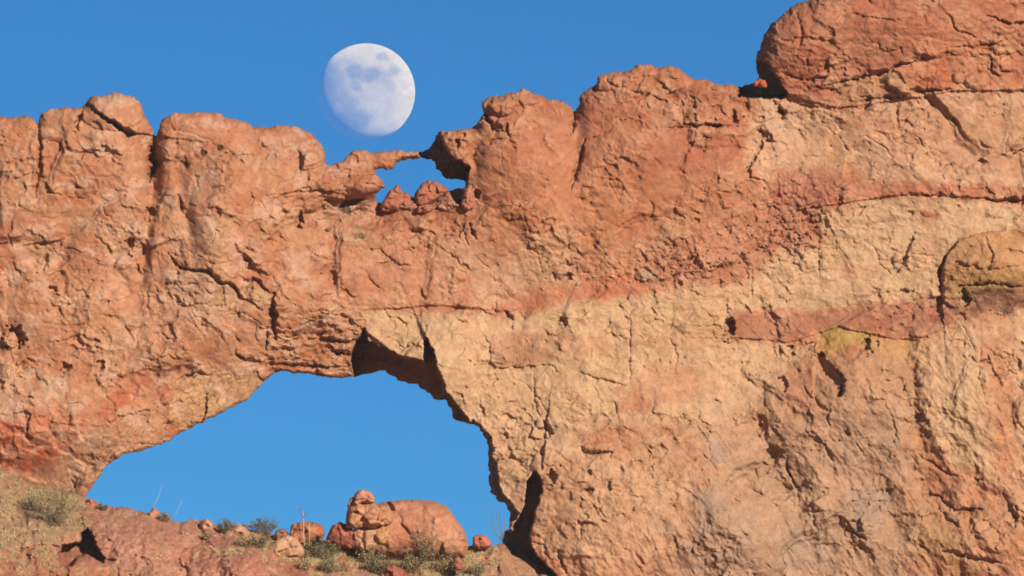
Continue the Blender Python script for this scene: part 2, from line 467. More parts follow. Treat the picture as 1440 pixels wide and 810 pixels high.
# --- mid relief: broken planes on four scales, ridges, pits
Xw = X + 16 * fbm(f.U, f.V, 60, 3, 21); Yw = Y + 16 * fbm(f.U, f.V, 60, 3, 22)
Q = sstep(-.12, .42, fbm(f.U, f.V, 95, 4, 150, .6))
for (ex, ey, erx, ery, ea) in [(470,295,95,38,.9),(700,165,60,45,.8),(870,120,70,34,.8),(440,480,85,50,.9),(1100,325,85,55,.7),(190,335,60,70,.6),(130,500,60,50,.7),(820,670,80,40,.6),(1110,488,60,20,.8),
        (500,232,50,24,.6),(620,215,60,50,.7),(600,280,80,25,.8),(1020,160,60,50,.6),(760,770,50,40,.8),(60,380,70,50,.6),(330,400,90,50,.6),(1080,180,30,60,.5),(1380,90,70,40,.5),(970,380,70,28,.8),(860,600,90,60,.4),(1230,730,140,70,.4),(50,600,80,40,.6)]:
    Q = np.maximum(Q, ea * np.exp(-(((f.U - ex) / erx) ** 2 + ((f.V - ey) / ery) ** 2)))
Q = Q * (1 - .5 * region([(1330,330),(1500,325),(1500,400),(1340,405)], 14, 6, 8)) + .25 * region([(1330,330),(1500,325),(1500,400),(1340,405)], 14, 6, 8) * (1 - .35 * pale)
ck = np.clip(.25 + 2.2 * fbm(f.U, f.V, 60, 3, 151), 0, 1)
h += 95 * facets(Xw, Yw, 95, 1, .34, .09, .14, 0, 1, 1.15) * (.85 - .4 * pale) * (.40 + .14 * (1 - sstep(350, 600, f.U)) + .15 * lowr)
h -= ck * 3.2 * np.clip(-facets(Xw, Yw, 95, 1, 0, 0, .1, 1, 1, 1.15, .014), 0, 1)
h += 42 * facets(Xw, Yw, 42, 2, .42, .13, .12, .03, 1, 1, .03) * (.14 + .42 * Q) * (.6 + .4 * Rm)
Xs = X + 7 * fbm(f.U, f.V, 22, 3, 23); Ys = Y + 7 * fbm(f.U, f.V, 22, 3, 24)
h += 18 * facets(Xs, Ys, 18, 3, .5, .26, .10, .09, 1.25, .85, .05) * (.10 + .56 * Q)
h += 8 * facets(Xs, Ys, 8, 4, .6, .36, .16, .10, 1.2, .9, .07) * (.08 + .6 * Q)
h += 2.2 * fbm(X, Y, 34, 4, 26, .55, True) * (1.0 + .5 * lowr)
h += (.5 + 1.3 * Q) * fbm(X, Y, 6, 3, 27, .6)
# slabs under the span: stepped beds
yb = (Ys + .05 * X + 5 * fbm(X, Y, 45, 3, 28)) / 10.5
fr = yb - np.floor(yb)
h += strat * (9 * (1 - fr) ** .7 * (.6 + .9 * fbm(X, Y * 2, 30, 3, 29)) - 3)
# thin bedding in the pale layer and the lower leg
yb = (Ys + .12 * X + 7 * fbm(X, Y, 80, 3, 30)) / 15.0; fr = yb - np.floor(yb)
h += pale * (2.6 * (1 - fr)) * np.clip(.3 + fbm(X, Y, 50, 2, 31) * 2, 0, 1)
yl = (Ys * .8 + .62 * X + 6 * fbm(X, Y, 50, 3, 32)) / 9.0; fr = yl - np.floor(yl)
h += leg * 3.4 * (1 - fr)
# flutes running down to the right on the lower face
a1 = (X * .55 + Y * .83); a2 = (X * .83 - Y * .55)
h += lowr * (2.6 * fbm(a1 / 2.6, a2, 12, 4, 33, .6, True) + 5.5 * fbm(a1 / 2.0, a2, 42, 2, 34, .5, True))
h += cap * (1.6 * fbm(X / 1.0, Y * 1.2, 18, 4, 35, .6, True) + 1.3 * fbm(X / 3, Y, 5, 2, 36) + 30 * facets(Xw, Yw * 1.1, 30, 19, .4, .12, .12, .05, 1.5, .9, .03) * .3)
# pebbly band
h += cong * 5 * facets(Xs, Ys, 8.5, 8, .5, .45, .5, .35)
# scattered little pits
pn = fbm(X, Y, 7, 2, 37); pz = np.clip(fbm(f.U, f.V, 60, 2, 38) * 2.2 + .1, 0, 1)
h -= 3.5 * sstep(.34, .6, pn) * pz

# --- traced joints and cracks  (points, width, depth)
CR = [
([(53,169),(55.5,192),(57,219),(54,247),(50,278)],2.6,13), ([(133,154),(147,165),(167,179),(180,190),(192,189)],2.6,14),
([(117,153),(111,167),(107,175),(110,183)],3,14), ([(219,193),(217,205),(213,219),(219,232),(214,244),(207,258)],6,26),
([(252,274),(254,298)],3,14), ([(255,300),(264,306),(272,316)],1.6,7), ([(90,272),(98,278),(120,281)],1.6,7),
([(274,242),(278,267)],1.8,6), ([(353,255),(354,292)],2,7), ([(333,219),(350,218),(364,219)],1.8,6), ([(146,280),(147,300),(156,309)],1.6,6),
([(407,272),(427,267),(452,267)],2,8), ([(510,258),(520,259),(531,262)],2,7), ([(680,157),(684,167),(693,181)],4.5,16), ([(711,174),(714,187)],3,10),
([(668,211),(665,225)],3,9), ([(671,211),(693,197),(727,192)],1.8,7), ([(539,283),(538,294)],2,8),
([(959,156),(962,174),(978,177),(1000,175),(1014,178),(1025,175)],2,11), ([(824,196),(817,215),(812,238),(806,254),(802,270)],3.4,12),
([(809,157),(807,171),(803,190)],3.6,13), ([(859,182),(842,193),(828,197)],1.8,6), ([(956,240),(967,246)],2,7), ([(967,213),(962,226),(956,238)],2,5),
([(937,110),(956,111)],1.8,7), ([(914,135),(925,140),(959,149)],2,8), ([(1032,154),(1034,171),(1043,166)],3,13),
([(1070,182),(1073,193),(1067,213),(1051,238),(1056,249),(1073,254)],2.4,10), ([(1095,152),(1102,165)],4,13), ([(1025,193),(1034,207),(1051,210)],1.6,6),
([(1092,240),(1095,260),(1095,279)],1.5,5), ([(1176,115),(1207,110),(1234,104),(1262,93),(1298,82)],2.3,11), ([(1207,136),(1223,139),(1257,137.5),(1271,139)],2,10),
([(1273,128),(1307,128),(1337,126)],2.4,10), ([(1337,67),(1348,66),(1368,67)],2,9), ([(1239,73),(1265,69),(1271,79)],1.6,7), ([(1234,60),(1239,70)],1.6,6), ([(1279,83),(1301,80)],1.6,5),
([(1090,60),(1130,53),(1180,61)],2,8), ([(1200,22),(1260,29),(1302,22)],2,8), ([(1121,18),(1129,50),(1118,82)],2,9), ([(1330,18),(1346,44),(1372,52)],2,9), ([(1088,100),(1130,112),(1172,108)],2,9), ([(1385,20),(1420,34),(1460,30)],2.2,10), ([(1385,332),(1395,360),(1388,384)],2,8), ([(1346,372),(1390,380),(1440,374)],1.8,7), ([(1410,350),(1440,356)],2,8), ([(1345,404),(1390,398),(1440,404)],2.2,10),
([(1393,86),(1396,100),(1402,106)],3,11), ([(1404,99),(1423,103)],2,8), ([(1135,74),(1137,100)],3,9), ([(1120,150),(1140,151),(1176,153)],2,7),
([(1093,147),(1100,164)],4,11), ([(1070,183),(1079,194)],4,11), ([(1338,164),(1343,175)],2,8), ([(1377,197),(1384,207),(1394,208)],2.4,9),
([(32,346),(53,343),(83,340),(82,353)],2.3,11), ([(65,358),(64,369),(60,380)],3.3,12), ([(180,316),(189,326)],2,8), ([(192,369),(196,386)],3,10), ([(103,382),(117,384)],2,7),
([(67,482),(92,480),(114,469)],2,8), ([(146,443),(161,446)],2,8), ([(176,458),(184,473)],2.6,9),
([(236,355),(247,373),(267,380),(294,383),(308,396),(330,404),(336,419),(353,426),(367,436)],2.9,15), ([(344,396),(358,394),(372,405),(383,414)],3.2,14),
([(385,414),(382,430),(383,455),(386,475)],5.4,26), ([(330,492),(333,500),(347,507),(364,508)],3.3,13), ([(247,380),(251,397)],2,9), ([(375,461),(374,494)],2.4,11),
([(289,430),(305,432),(322,428)],1.6,6), ([(248,537),(261,531),(277,525),(298,527)],2.4,11), ([(17,580),(27,583),(42,584),(40,592),(36,604),(42,619)],2.3,10),
([(94,569),(115,568)],2,7), ([(100,579),(96,590),(95,600)],2,7), ([(171,586),(186,583),(202,577),(218,578)],2,9), ([(186,625),(200,625),(217,625)],1.6,6), ([(230,606),(233,598),(248,592)],2.8,9),
([(452,444),(482,443),(499,460),(511,461)],2,9), ([(433,476),(457,479),(482,480),(504,478)],3.4,14), ([(463,494),(482,497),(499,504),(510,505)],3.4,14),
([(382,492),(404,489),(415,497)],2.8,11), ([(377,511),(410,514),(457,517),(493,514)],2.6,12), ([(399,505),(432,508)],2,8), ([(396,472),(429,478)],2,8),
([(535,350),(549,364),(563,374),(579,375)],2,8), ([(661,317),(664,328),(671,336)],2.3,10), ([(647,319),(648,330)],1.6,6), ([(479,405),(496,417),(507,418)],2.4,9),
([(514,383),(521,394),(538,408)],1.7,6), ([(590,403),(593,417),(602,422)],2,8), ([(542,433),(543,444),(560,450),(571,455),(572,472)],1.9,8),
([(554,480),(568,486),(590,489),(596,495)],2,7), ([(674,433),(685,440),(699,446)],2,8), ([(697,419),(699,444)],1.6,6), ([(720,455),(720,464)],2,7),
([(679,472),(688,483),(689,513),(696,518),(725,517),(767,514),(778,517),(789,527)],1.9,9), ([(751,521),(751,557),(756,579),(764,593)],1.4,6),
([(886,430),(886,477),(885,541)],1.3,6), ([(811,522),(828,529),(850,535),(883,543)],1.8,8), ([(675,557),(676,571),(681,585),(683,599)],1.9,8),
([(700,606),(731,600),(761,593)],1.6,6), ([(817,627),(822,636),(839,639),(860,635),(858,646)],2.2,10), ([(864,565),(868,588)],2,7), ([(912,627),(916,649)],2,7),
([(841,688),(841,713),(850,729)],1.5,6), ([(748,763),(764,766),(767,779),(784,790)],2,8), ([(784,777),(787,790),(795,804)],3.6,11), ([(892,774),(898,785),(903,796)],2.8,9),
([(942,749),(951,765),(953,777)],2.4,9), ([(1069,590),(1069,613)],3,11), ([(1106,643),(1109,665),(1117,679)],2.7,9), ([(1020,696),(1042,710)],2,6),
([(1023,418),(1021,441)],2,9), ([(914,282),(919,293),(912,316)],1.8,7), ([(761,307),(762,324)],2,7), ([(800,340),(802,352)],1.8,6), ([(898,377),(911,379),(923,390)],2.3,9),
([(1023,321),(1028,332)],2.8,9), ([(1057,377),(1058,427)],1.4,5), ([(1384,279),(1407,283),(1440,282),(1500,288)],3.4,15), ([(1262,273),(1304,275),(1340,273)],1.9,9),
([(1286,329),(1276,350),(1271,367),(1259,386)],2.8,10), ([(1212,336),(1232,350),(1237,372),(1257,389)],1.5,5), ([(1152,311),(1151,394)],1.2,4), ([(1284,358),(1315,360)],1.5,5),
([(1343,343),(1329,361),(1321,380),(1325,394),(1325,422)],2.6,10), ([(1096,486),(1097,501)],3,10), ([(1129,544),(1143,561),(1162,580),(1168,603)],2.3,9), ([(1114,614),(1123,622)],3,9),
([(1290,475),(1307,475)],2,9), ([(1290,638),(1315,654),(1329,665),(1354,672)],2.3,9), ([(1312,696),(1321,697),(1326,707),(1346,718),(1382,716)],3.0,13),
([(1318,714),(1334,732),(1359,746)],2.3,9), ([(1423,711),(1440,720),(1480,728)],2,8), ([(1327,774),(1346,779),(1368,786),(1409,791)],3.6,13), ([(1198,746),(1207,754),(1218,760)],3.2,12),
([(1107,652),(1111,668),(1121,688),(1123,702)],2.3,9), ([(1159,621),(1165,640),(1173,653)],2.8,9), ([(1143,724),(1148,749)],2.8,8), ([(1290,765),(1307,777)],2,7),
([(1195,768),(1204,782)],2.6,8), ([(1221,770),(1229,792)],2.6,8), ([(1203,625),(1217,642)],2.2,8), ([(1030,300),(1022,312)],2,7), ([(330,470),(336,485)],2,7),
([(20,300),(12,330),(18,352)],2,7), ([(132,330),(150,346),(158,362)],2,6), ([(210,400),(206,430),(214,452)],2,6), ([(262,450),(280,462),(288,480)],1.8,6),
([(430,350),(446,362),(470,366)],1.8,6), ([(620,350),(640,362),(652,380)],1.8,6), ([(742,344),(756,360),(760,378)],1.8,6), ([(1180,190),(1192,214),(1190,236)],1.7,6), ([(1290,190),(1304,214)],1.7,6),
([(940,470),(952,500),(948,530)],1.5,5), ([(980,600),(996,622),(1000,646)],1.8,6), ([(1380,480),(1376,530),(1386,570)],1.6,5), ([(1060,650),(1066,680)],2,7), ([(1240,560),(1256,590),(1262,620)],1.9,7),
]
# --- steps: the side left of the walking direction stands proud
ST = [
([(1325,425),(1322,385),(1331,360),(1348,338),(1385,326),(1440,322)],-9,40), 
([(1028,440),(1100,434),(1200,432),(1322,420)],-5,30), ([(1340,452),(1318,466),(1290,477),(1251,475),(1207,466),(1179,459),(1151,469),(1109,482),(1076,477),(1028,476)],-6,20),
([(1044,124),(1068,135),(1108,134),(1176,152),(1271,140),(1337,128),(1440,127),(1600,130)],6,50),
([(543,434),(571,433),(602,429),(640,431),(674,434)],5,25), ([(1140,292),(1262,274),(1340,275),(1440,284),(1560,284)],6,22),
([(133,152),(147,163),(167,177),(192,187),(215,190)],9,40), ([(407,271),(452,266),(505,278),(530,268)],8,22),
([(515,466),(554,497),(596,508)],10,18), ([(600,476),(606,489),(617,524),(628,552),(640,567),(657,589)],10,30),
([(1298,83),(1262,94),(1234,105),(1207,111),(1176,116)],-7,18), ([(959,178),(1000,177),(1026,177)],6,14),
([(770,592),(763,660),(750,664),(742,700),(720,745)],10,24), ([(1176,558),(1188,536),(1179,522),(1159,505),(1152,492)],9,36),
([(1105,556),(1108,539),(1104,526)],8,26), ([(1279,640),(1284,560),(1278,530),(1290,500),(1297,478)],6,30),
]
for p, a, r in ST:
    f.step(p, a, r)
for p, w, d in CR:
    f.crack(p, w, d * (1.1 if d > 9 else .7))
# --- holes and pits (x, y, rx, ry, depth)
for t in [(213,299,7,6,16),(474,268,4,3,8),(643,203,4,7,10),(650,189,4,3,7),(669,272,6,8,14),(1007,177,8,2.6,10),(184,343,6,8,15),(74,407,6,4,11),
          (133,480,5,5,8),(140,515,6,9,12),(92,517,6,8,11),(43,559,5,3,8),(469,390,6,10,8),(776,670,6,9,17),(829,664,4,4,9),(789,688,4,3,8),(827,690,8,3.5,9),(856,685,3,7,8),
          (1026,459,6,14,22),(800,389,5,6,11),(956,399,4,4,9),(1271,410,9,3,9),(1357,420,8,10,14),(1109,489,5,4,10),(1141,485,7,4,10),(1115,499,4,3,8),(1217,486,7.6,9.7,15),(1232,483,4,6,8),
          (1070,165,4,3,6),(1280,300,4,3,4),(60,250,4,3,5),(308,300,3,4,6),(980,310,5,4,6),(1060,290,4,4,6),(1190,610,5,4,6),(1250,690,5,4,6),(700,560,2,2,4),(722,540,2,2,4),(735,575,3,1.6,4),
          (660,508,2.5,2,4),(655,545,2,2,4),(675,580,3,2,4),(1000,470,4,3,4),(1150,370,3,3,4),(310,208,5,4,6),(286,216,4,4,6),(262,232,4,6,8),(421,309,6,9,14),(399,300,6,4,7)]:
    f.pit(*t)
# the round cave in the left wall, its right side in shade
f.pit(21, 473, 13, 14, 20)
f.bump(14, 478, 12, 13, 12)
# --- deep shaded recesses
f.recess([(496,494),(502,478),(513,464),(518,480),(554,496),(571,505),(597,508),(598,478),(600,475),(606,489),(617,524),(628,552),(639,566),(657,588),(657,600),(620,580),(580,560),(540,540),(505,545),(494,512)], 210)
f.recess([(664,592),(676,600),(690,616),(692,640),(690,700),(660,640)], 90)
f.recess([(680,640),(695,652),(699,669),(700,684),(713,701),(719,711),(727,721),(720,735),(700,720),(684,700)], 95)
f.recess([(700,752),(708,745),(719,747),(732,724),(740,703),(742,676),(751,663),(759,671),(762,690),(755,711),(749,734),(744,757),(751,776),(763,791),(785,812),(753,806),(732,800),(700,800)], 120)
f.recess([(613,180),(622,197),(628,211),(639,225),(649,228),(660,236),(657,248),(652,260),(618,250),(606,232),(590,218),(586,205),(606,202)], 135)
f.recess([(1058,93),(1070,83),(1077,89),(1086,100),(1091,111),(1100,122),(1109,133),(1096,137),(1068,137),(1040,136),(1040,118),(1060,110)], 130)
f.recess([(456,282),(471,280),(504,280),(515,279),(499,286),(485,292),(471,292)], 16)
f.recess([(704,433),(715,439),(723,451),(713,447)], 13)
f.recess([(764,591),(771,596),(778,611),(772,613),(767,602)], 13)
f.recess([(1147,497),(1154,494),(1159,505),(1179,522),(1189,536),(1184,558),(1176,558),(1171,542),(1157,531),(1154,517)], 24)
f.recess([(1094,533),(1104,526),(1108,539),(1105,554),(1096,547)], 18)
f.recess([(150,166),(160,170),(180,181),(193,188),(181,192),(166,181)], 14)
f.recess([(631,263),(650,266),(650,290),(640,286),(634,278)], 60)
# knobs
for t in [(158,158,46,26,10),(850,116,16,12,9),(875,112,15,11,7),(745,138,18,10,8),(1409,93,20,13,9),(1373,114,18,12,9),(1350,110,12,8,4),(236,560,11,10,6),(845,628,24,7,7),(905,388,14,8,7),
          (1023,285,11,9,6),(1305,368,5,5,3),(1070,602,5,14,4),(1190,272,10,14,5),(430,312,14,9,8),(705,150,20,14,10),(640,212,18,16,6),(261,489,5,5,3),(1400,300,16,7,4),(1305,300,9,5,4),(1240,300,22,13,4),
          (712,430,20,10,5),(660,428,14,7,5),(640,390,15,9,4),(80,600,10,14,5),(510,262,26,14,9),(440,290,13,9,7),(470,258,26,12,6),(1090,560,16,20,6),(1350,700,26,18,7),(756,655,9,18,8)]:
    f.bump(*t)
# --- rounding to the outlines
Rr = 15 + 9 * fbm(f.U, f.V, 40, 2, 60)
Rr = Rr + 22 * cap
hb = (f.V > 300) & (f.U > 90) & (f.U < 730)
Rr = np.where(hb, np.maximum(Rr * .45, 5), Rr)
br = sstep(478, 500, f.U) * (1 - sstep(590, 606, f.U)) * (f.V < 245)
Rr = Rr * (1 - br) + 12 * br
t = np.clip(1 - S / Rr, 0, 1)
f.h = h - Rr * 1.35 * (1 - np.sqrt(np.clip(1 - t * t, 0, 1))) - 12 * br
f.h = f.h.astype(F4); h = f.h
# foot of the wall leans out below the frame
h += np.clip((f.V - 830) * .6, 0, 400)
THICK = 330.0
f.q = (.12 + .88 * Q).astype(F4)

# --- colour (mostly the dry rock itself; a grey shadow line is painted in)
c = f.c
base = np.array(lin((205,136,90)), F4); pal = np.array(lin((222,168,120)), F4); red = np.array(lin((184,108,72)), F4); org = np.array(lin((212,122,74)), F4); grey = np.array(lin((168,128,100)), F4)
c[:] = base
def mixc(w, col):
    w = np.clip(w, 0, 1)[..., None]
    c[:] = c * (1 - w) + col * w
n1 = fbm(X, Y, 120, 5, 101, .6); n2 = fbm(X, Y, 60, 5, 102, .62); n3 = fbm(X, Y, 34, 5, 103, .65)
mixc(sstep(.02, .32, n1) * .6, pal); mixc(sstep(.05, .4, -n2) * .45, red); mixc(sstep(.15, .4, n3) * .35, org); mixc(sstep(.12, .45, -n3) * .45, pal)
PT = [ # polygon, colour, feather, opacity, rag, grain
([(-480,100),(60,140),(215,130),(470,170),(470,260),(390,330),(250,300),(180,270),(60,300),(-480,330)],(200,124,80),25,.55,20,.3),
([(130,130),(215,130),(218,192),(170,180),(133,154)],(205,138,94),8,.5,6,0),
([(225,155),(440,170),(456,206),(420,215),(330,200),(230,190)],(194,112,72),12,.5,14,.4),
([(460,205),(700,120),(820,120),(920,80),(1066,110),(1062,190),(1050,235),(960,290),(850,330),(700,300),(560,330),(480,330),(440,290)],(196,118,78),18,.85,14,.25),
([(680,120),(900,85),(1066,110),(1040,160),(930,150),(820,180),(690,190)],(182,104,70),18,.65,12,.4),
([(690,230),(780,240),(900,250),(1000,260),(1010,320),(930,350),(780,390),(700,360)],(208,132,84),20,.75,18,.35),
([(900,160),(1030,170),(1050,220),(960,250),(900,230)],(170,88,60),14,.5,12,.4),
([(500,345),(560,330),(690,330),(700,390),(600,420),(520,400)],(212,140,98),16,.7,14,.4),
([(580,340),(690,350),(800,370),(820,400),(700,425),(640,415)],(218,166,122),12,.6,14,.45),
([(720,330),(800,330),(830,380),(760,410),(700,400)],(222,172,126),14,.6,14,.5),
([(1060,-100),(1900,-140),(1900,128),(1440,128),(1271,140),(1176,152),(1108,134),(1068,125),(1060,90)],(192,116,80),5,.9,3,.1),
([(1150,-100),(1290,-100),(1290,60),(1180,80)],(176,98,66),22,.5,14,.4),
([(1280,40),(1390,20),(1440,10),(1440,120),(1300,130),(1290,90)],(204,122,80),12,.7,12,.3),
([(1330,72),(1440,40),(1440,130),(1340,128)],(202,134,86),14,.6,12,.4),
([(1100,60),(1170,60),(1180,140),(1110,135)],(176,98,64),14,.6,12,.4),
([(1176,117),(1298,86),(1340,125),(1271,138),(1180,145)],(206,150,104),5,.85,6,.25),
([(1275,100),(1330,95),(1340,124),(1280,126)],(204,110,66),8,.8,6,.1),
([(1068,140),(1108,136),(1176,154),(1271,141),(1337,129),(1440,128),(1900,130),(1900,262),(1440,270),(1250,262),(1200,236),(1130,236),(1090,260),(1060,250),(1050,200)],(224,172,126),8,.9,8,.15),
([(1170,160),(1330,150),(1440,150),(1440,250),(1300,250),(1240,210),(1180,230)],(202,134,92),14,.65,24,.5),
([(1160,190),(1180,190),(1180,290),(1160,290)],(206,140,84),6,.5,6,.2),
([(1090,240),(1140,240),(1190,250),(1250,255),(1300,266),(1260,282),(1160,300),(1090,290)],(190,108,80),8,.75,10,.35),
([(1040,300),(1090,285),(1165,305),(1160,345),(1040,395),(1000,400),(1010,340)],(190,116,82),10,.75,14,.35),
([(1125,240),(1180,238),(1185,275),(1130,285)],(174,108,82),8,.5,8,.3),
([(925,330),(1010,300),(1040,330),(1030,395),(940,400),(880,380)],(200,128,90),12,.7,14,.35),
([(1150,290),(1250,268),(1310,258),(1440,262),(1900,262),(1900,285),(1440,284),(1340,276),(1262,274)],(204,112,76),4,.75,5,.35),
([(1150,300),(1262,276),(1340,279),(1440,292),(1900,292),(1900,330),(1440,325),(1385,328),(1345,340),(1325,370),(1322,420),(1200,432),(1028,438),(1028,405),(1090,360),(1160,330)],(224,178,126),7,.95,6,.12),
([(1220,285),(1260,282),(1268,310),(1230,312)],(176,136,104),6,.5,6,.3),
([(1292,296),(1320,296),(1325,306),(1300,310)],(192,112,80),4,.85,3,0), ([(1288,332),(1318,336),(1318,360),(1290,360)],(204,142,102),6,.5,5,.2), ([(1180,372),(1230,372),(1235,385),(1190,390)],(206,134,94),6,.6,6,.2),
([(1110,335),(1162,325),(1160,345),(1115,355)],(196,120,86),4,.6,4,.1),
([(1345,338),(1385,326),(1440,322),(1900,326),(1900,400),(1440,400),(1370,408),(1330,420),(1322,385),(1330,360)],(204,144,86),5,.9,6,.25),
([(1332,388),(1440,376),(1900,380),(1900,415),(1440,412),(1375,420),(1340,428)],(176,142,70),8,.65,9,.4),
([(1360,412),(1440,395),(1900,400),(1900,440),(1440,440),(1380,440),(1356,432)],(118,70,50),7,.85,8,.3),  # dark brown strip along the underside of the bulge
([(1028,440),(1100,434),(1200,432),(1322,420),(1352,430),(1340,452),(1318,464),(1290,475),(1251,474),(1207,464),(1179,458),(1151,467),(1109,481),(1028,474)],(176,106,76),3,.85,5,.3),
([(1060,440),(1090,440),(1095,455),(1065,458)],(200,120,84),6,.5,5,.2),
([(1156,468),(1180,459),(1210,466),(1245,476),(1240,490),(1205,482),(1180,498),(1156,496)],(196,160,74),5,.85,5,.2),
([(1200,474),(1250,478),(1300,478),(1296,505),(1270,525),(1235,505)],(200,160,84),8,.65,9,.4),
([(1158,490),(1200,488),(1215,520),(1190,540),(1165,515)],(186,112,66),8,.7,8,.3),
([(515,440),(545,434),(680,436),(700,450),(860,418),(960,402),(1028,404),(1028,480),(1100,485),(1145,490),(1100,540),(1030,600),(960,600),(860,600),(760,610),(690,608),(657,592),(630,555),(600,480),(590,508),(520,480)],(224,178,124),6,.92,6,.1),
([(690,474),(760,468),(782,500),(770,514),(696,516)],(192,126,88),5,.75,6,.2), ([(775,470),(860,478),(880,495),(800,500)],(206,142,94),8,.65,8,.3),
([(890,475),(1000,455),(1020,480),(930,505)],(200,140,92),10,.55,10,.4), ([(872,545),(920,510),(990,520),(1000,560),(920,580),(870,578)],(208,136,94),10,.7,10,.35),
([(875,560),(910,558),(920,575),(876,580)],(192,112,78),8,.6,6,.2), ([(830,592),(1000,580),(1000,612),(900,618),(830,605)],(196,134,92),10,.6,8,.3),
([(950,430),(1020,420),(1020,470),(960,480)],(212,158,104),8,.5,8,.3),
([(640,560),(700,590),(800,590),(830,640),(765,650),(755,700),(748,770),(700,740),(686,700),(686,620)],(224,176,126),10,.9,6,.1),
([(1100,490),(1160,500),(1290,505),(1290,640),(1120,640),(1040,600)],(196,144,102),16,.8,14,.25),
([(815,622),(860,620),(905,625),(900,636),(840,638)],(196,118,78),4,.7,4,.1), ([(765,650),(840,655),(850,690),(800,695),(772,680)],(192,110,74),8,.8,8,.3),
([(745,735),(765,770),(800,800),(770,815),(745,790)],(190,100,62),6,.85,5,.15),
([(675,435),(700,425),(760,408),(770,418),(735,445),(700,444)],(202,112,80),5,.7,7,.3), ([(772,412),(820,395),(905,375),(916,392),(905,412),(840,420),(780,420)],(212,118,78),4,.8,6,.3),
([(915,390),(1000,385),(1040,380),(1090,355),(1095,362),(1020,400),(950,412),(905,412)],(204,134,94),4,.7,4,.1),
([(895,380),(915,378),(924,392),(905,396)],(198,164,122),2,.9,1,0),
([(640,405),(660,405),(668,420),(645,422)],(200,108,74),4,.6,3,.1), ([(640,385),(665,388),(660,400),(640,398)],(204,112,76),4,.6,3,.1),
([(545,434),(620,428),(680,434),(670,440),(560,442)],(200,120,84),3,.6,3,.1),
([(760,640),(960,600),(980,700),(930,790),(800,800),(760,740)],(218,170,120),25,.75,20,.15),
([(1000,520),(1090,500),(1100,560),(1040,600),(980,640),(960,600)],(216,168,120),18,.7,14,.2),
([(1040,585),(1110,588),(1115,615),(1070,625),(1045,610)],(188,112,76),8,.7,8,.25), ([(1100,530),(1140,500),(1150,540),(1130,580),(1105,560)],(196,126,86),10,.6,8,.3),
([(1000,620),(1290,540),(1290,800),(1240,1200),(900,1200),(960,760)],(190,147,108),40,.95,24,.1),
([(1290,490),(1340,455),(1440,440),(1900,440),(1900,700),(1440,700),(1300,640)],(222,172,122),10,.95,8,.12),
([(1385,470),(1425,470),(1430,690),(1400,700)],(200,124,76),14,.75,12,.2), ([(1330,520),(1370,500),(1375,650),(1340,660)],(214,176,124),14,.6,12,.2),
([(1270,540),(1300,540),(1320,650),(1300,700),(1280,650)],(190,134,80),10,.6,8,.3), ([(1300,620),(1330,640),(1320,700),(1295,690)],(190,108,70),10,.6,8,.2),
([(1310,680),(1440,660),(1440,800),(1330,800)],(204,144,98),16,.6,14,.2), ([(1290,700),(1340,730),(1380,800),(1300,800),(1280,760)],(196,150,92),12,.6,12,.3),
([(990,615),(1015,615),(1025,640),(1010,650)],(180,156,130),9,.6,8,.25), ([(975,680),(1010,690),(1020,730),(985,750)],(176,154,128),14,.5,14,.3), ([(1200,690),(1245,700),(1240,735),(1205,740)],(178,152,124),12,.55,12,.25),
([(1095,730),(1160,745),(1170,800),(1110,815)],(176,150,122),18,.5,14,.3), ([(920,740),(950,722),(950,748),(925,760)],(168,144,120),6,.5,6,.2), ([(920,785),(1060,770),(1080,815),(920,820)],(180,150,124),16,.5,14,.3),  # middle polygon: a shadow line on the lower face, painted in as grey
([(1240,640),(1275,640),(1275,660),(1245,660)],(178,154,128),10,.5,8,.25), ([(1030,720),(1060,720),(1060,760),(1030,760)],(180,152,122),14,.4,12,.3),
# left wall
([(0,590),(20,596),(36,586),(70,585),(78,600),(60,630),(80,650),(40,668),(0,660),(-200,660),(-200,600)],(212,106,68),7,.85,10,.3),
([(94,592),(105,580),(120,600),(100,625),(70,650),(60,640),(85,618)],(208,106,68),6,.85,6,.25), ([(120,585),(155,560),(150,545),(185,540),(180,580),(150,590)],(206,108,66),7,.8,7,.2),
([(175,535),(200,525),(240,545),(215,550),(190,548)],(184,100,66),6,.75,6,.2), ([(224,552),(246,552),(248,566),(226,570)],(208,106,66),3,.9,3,0), ([(230,600),(248,590),(250,612),(232,618)],(176,88,60),5,.75,4,.1),
([(-200,400),(40,395),(130,450),(100,500),(40,510),(-200,520)],(206,136,90),18,.5,16,.4), ([(0,540),(20,535),(25,575),(0,580)],(222,180,136),6,.6,6,.2), ([(60,535),(92,528),(95,550),(80,562),(64,560)],(228,186,144),6,.85,5,.1),
([(245,545),(265,535),(330,515),(375,520),(350,560),(300,585),(250,600),(240,570)],(212,164,106),10,.8,8,.25), ([(120,620),(180,580),(230,570),(240,605),(170,640),(130,690),(90,690)],(202,146,100),10,.7,8,.25),
([(235,380),(300,388),(340,420),(330,440),(270,440),(240,410)],(210,164,118),9,.7,10,.35), ([(200,410),(250,420),(300,450),(280,470),(220,450)],(222,174,130),10,.65,12,.4), ([(340,400),(385,415),(380,440),(350,425)],(216,168,118),5,.8,4,.1),
([(30,348),(80,345),(80,365),(60,380),(30,370)],(212,160,112),8,.7,6,.25), ([(90,305),(140,300),(200,330),(150,335),(100,325)],(222,176,128),9,.65,10,.35), ([(110,330),(150,325),(150,370),(110,375)],(202,118,80),9,.65,8,.3),
([(0,310),(28,300),(22,360),(0,350),(-200,350),(-200,300)],(186,98,62),9,.75,6,.2), ([(0,372),(16,372),(20,402),(0,405),(-200,405),(-200,372)],(204,104,66),6,.7,5,.1), ([(380,195),(392,300),(440,340),(500,380),(520,400),(470,400),(400,350),(340,300),(340,220)],(204,136,88),20,.5,16,.3),
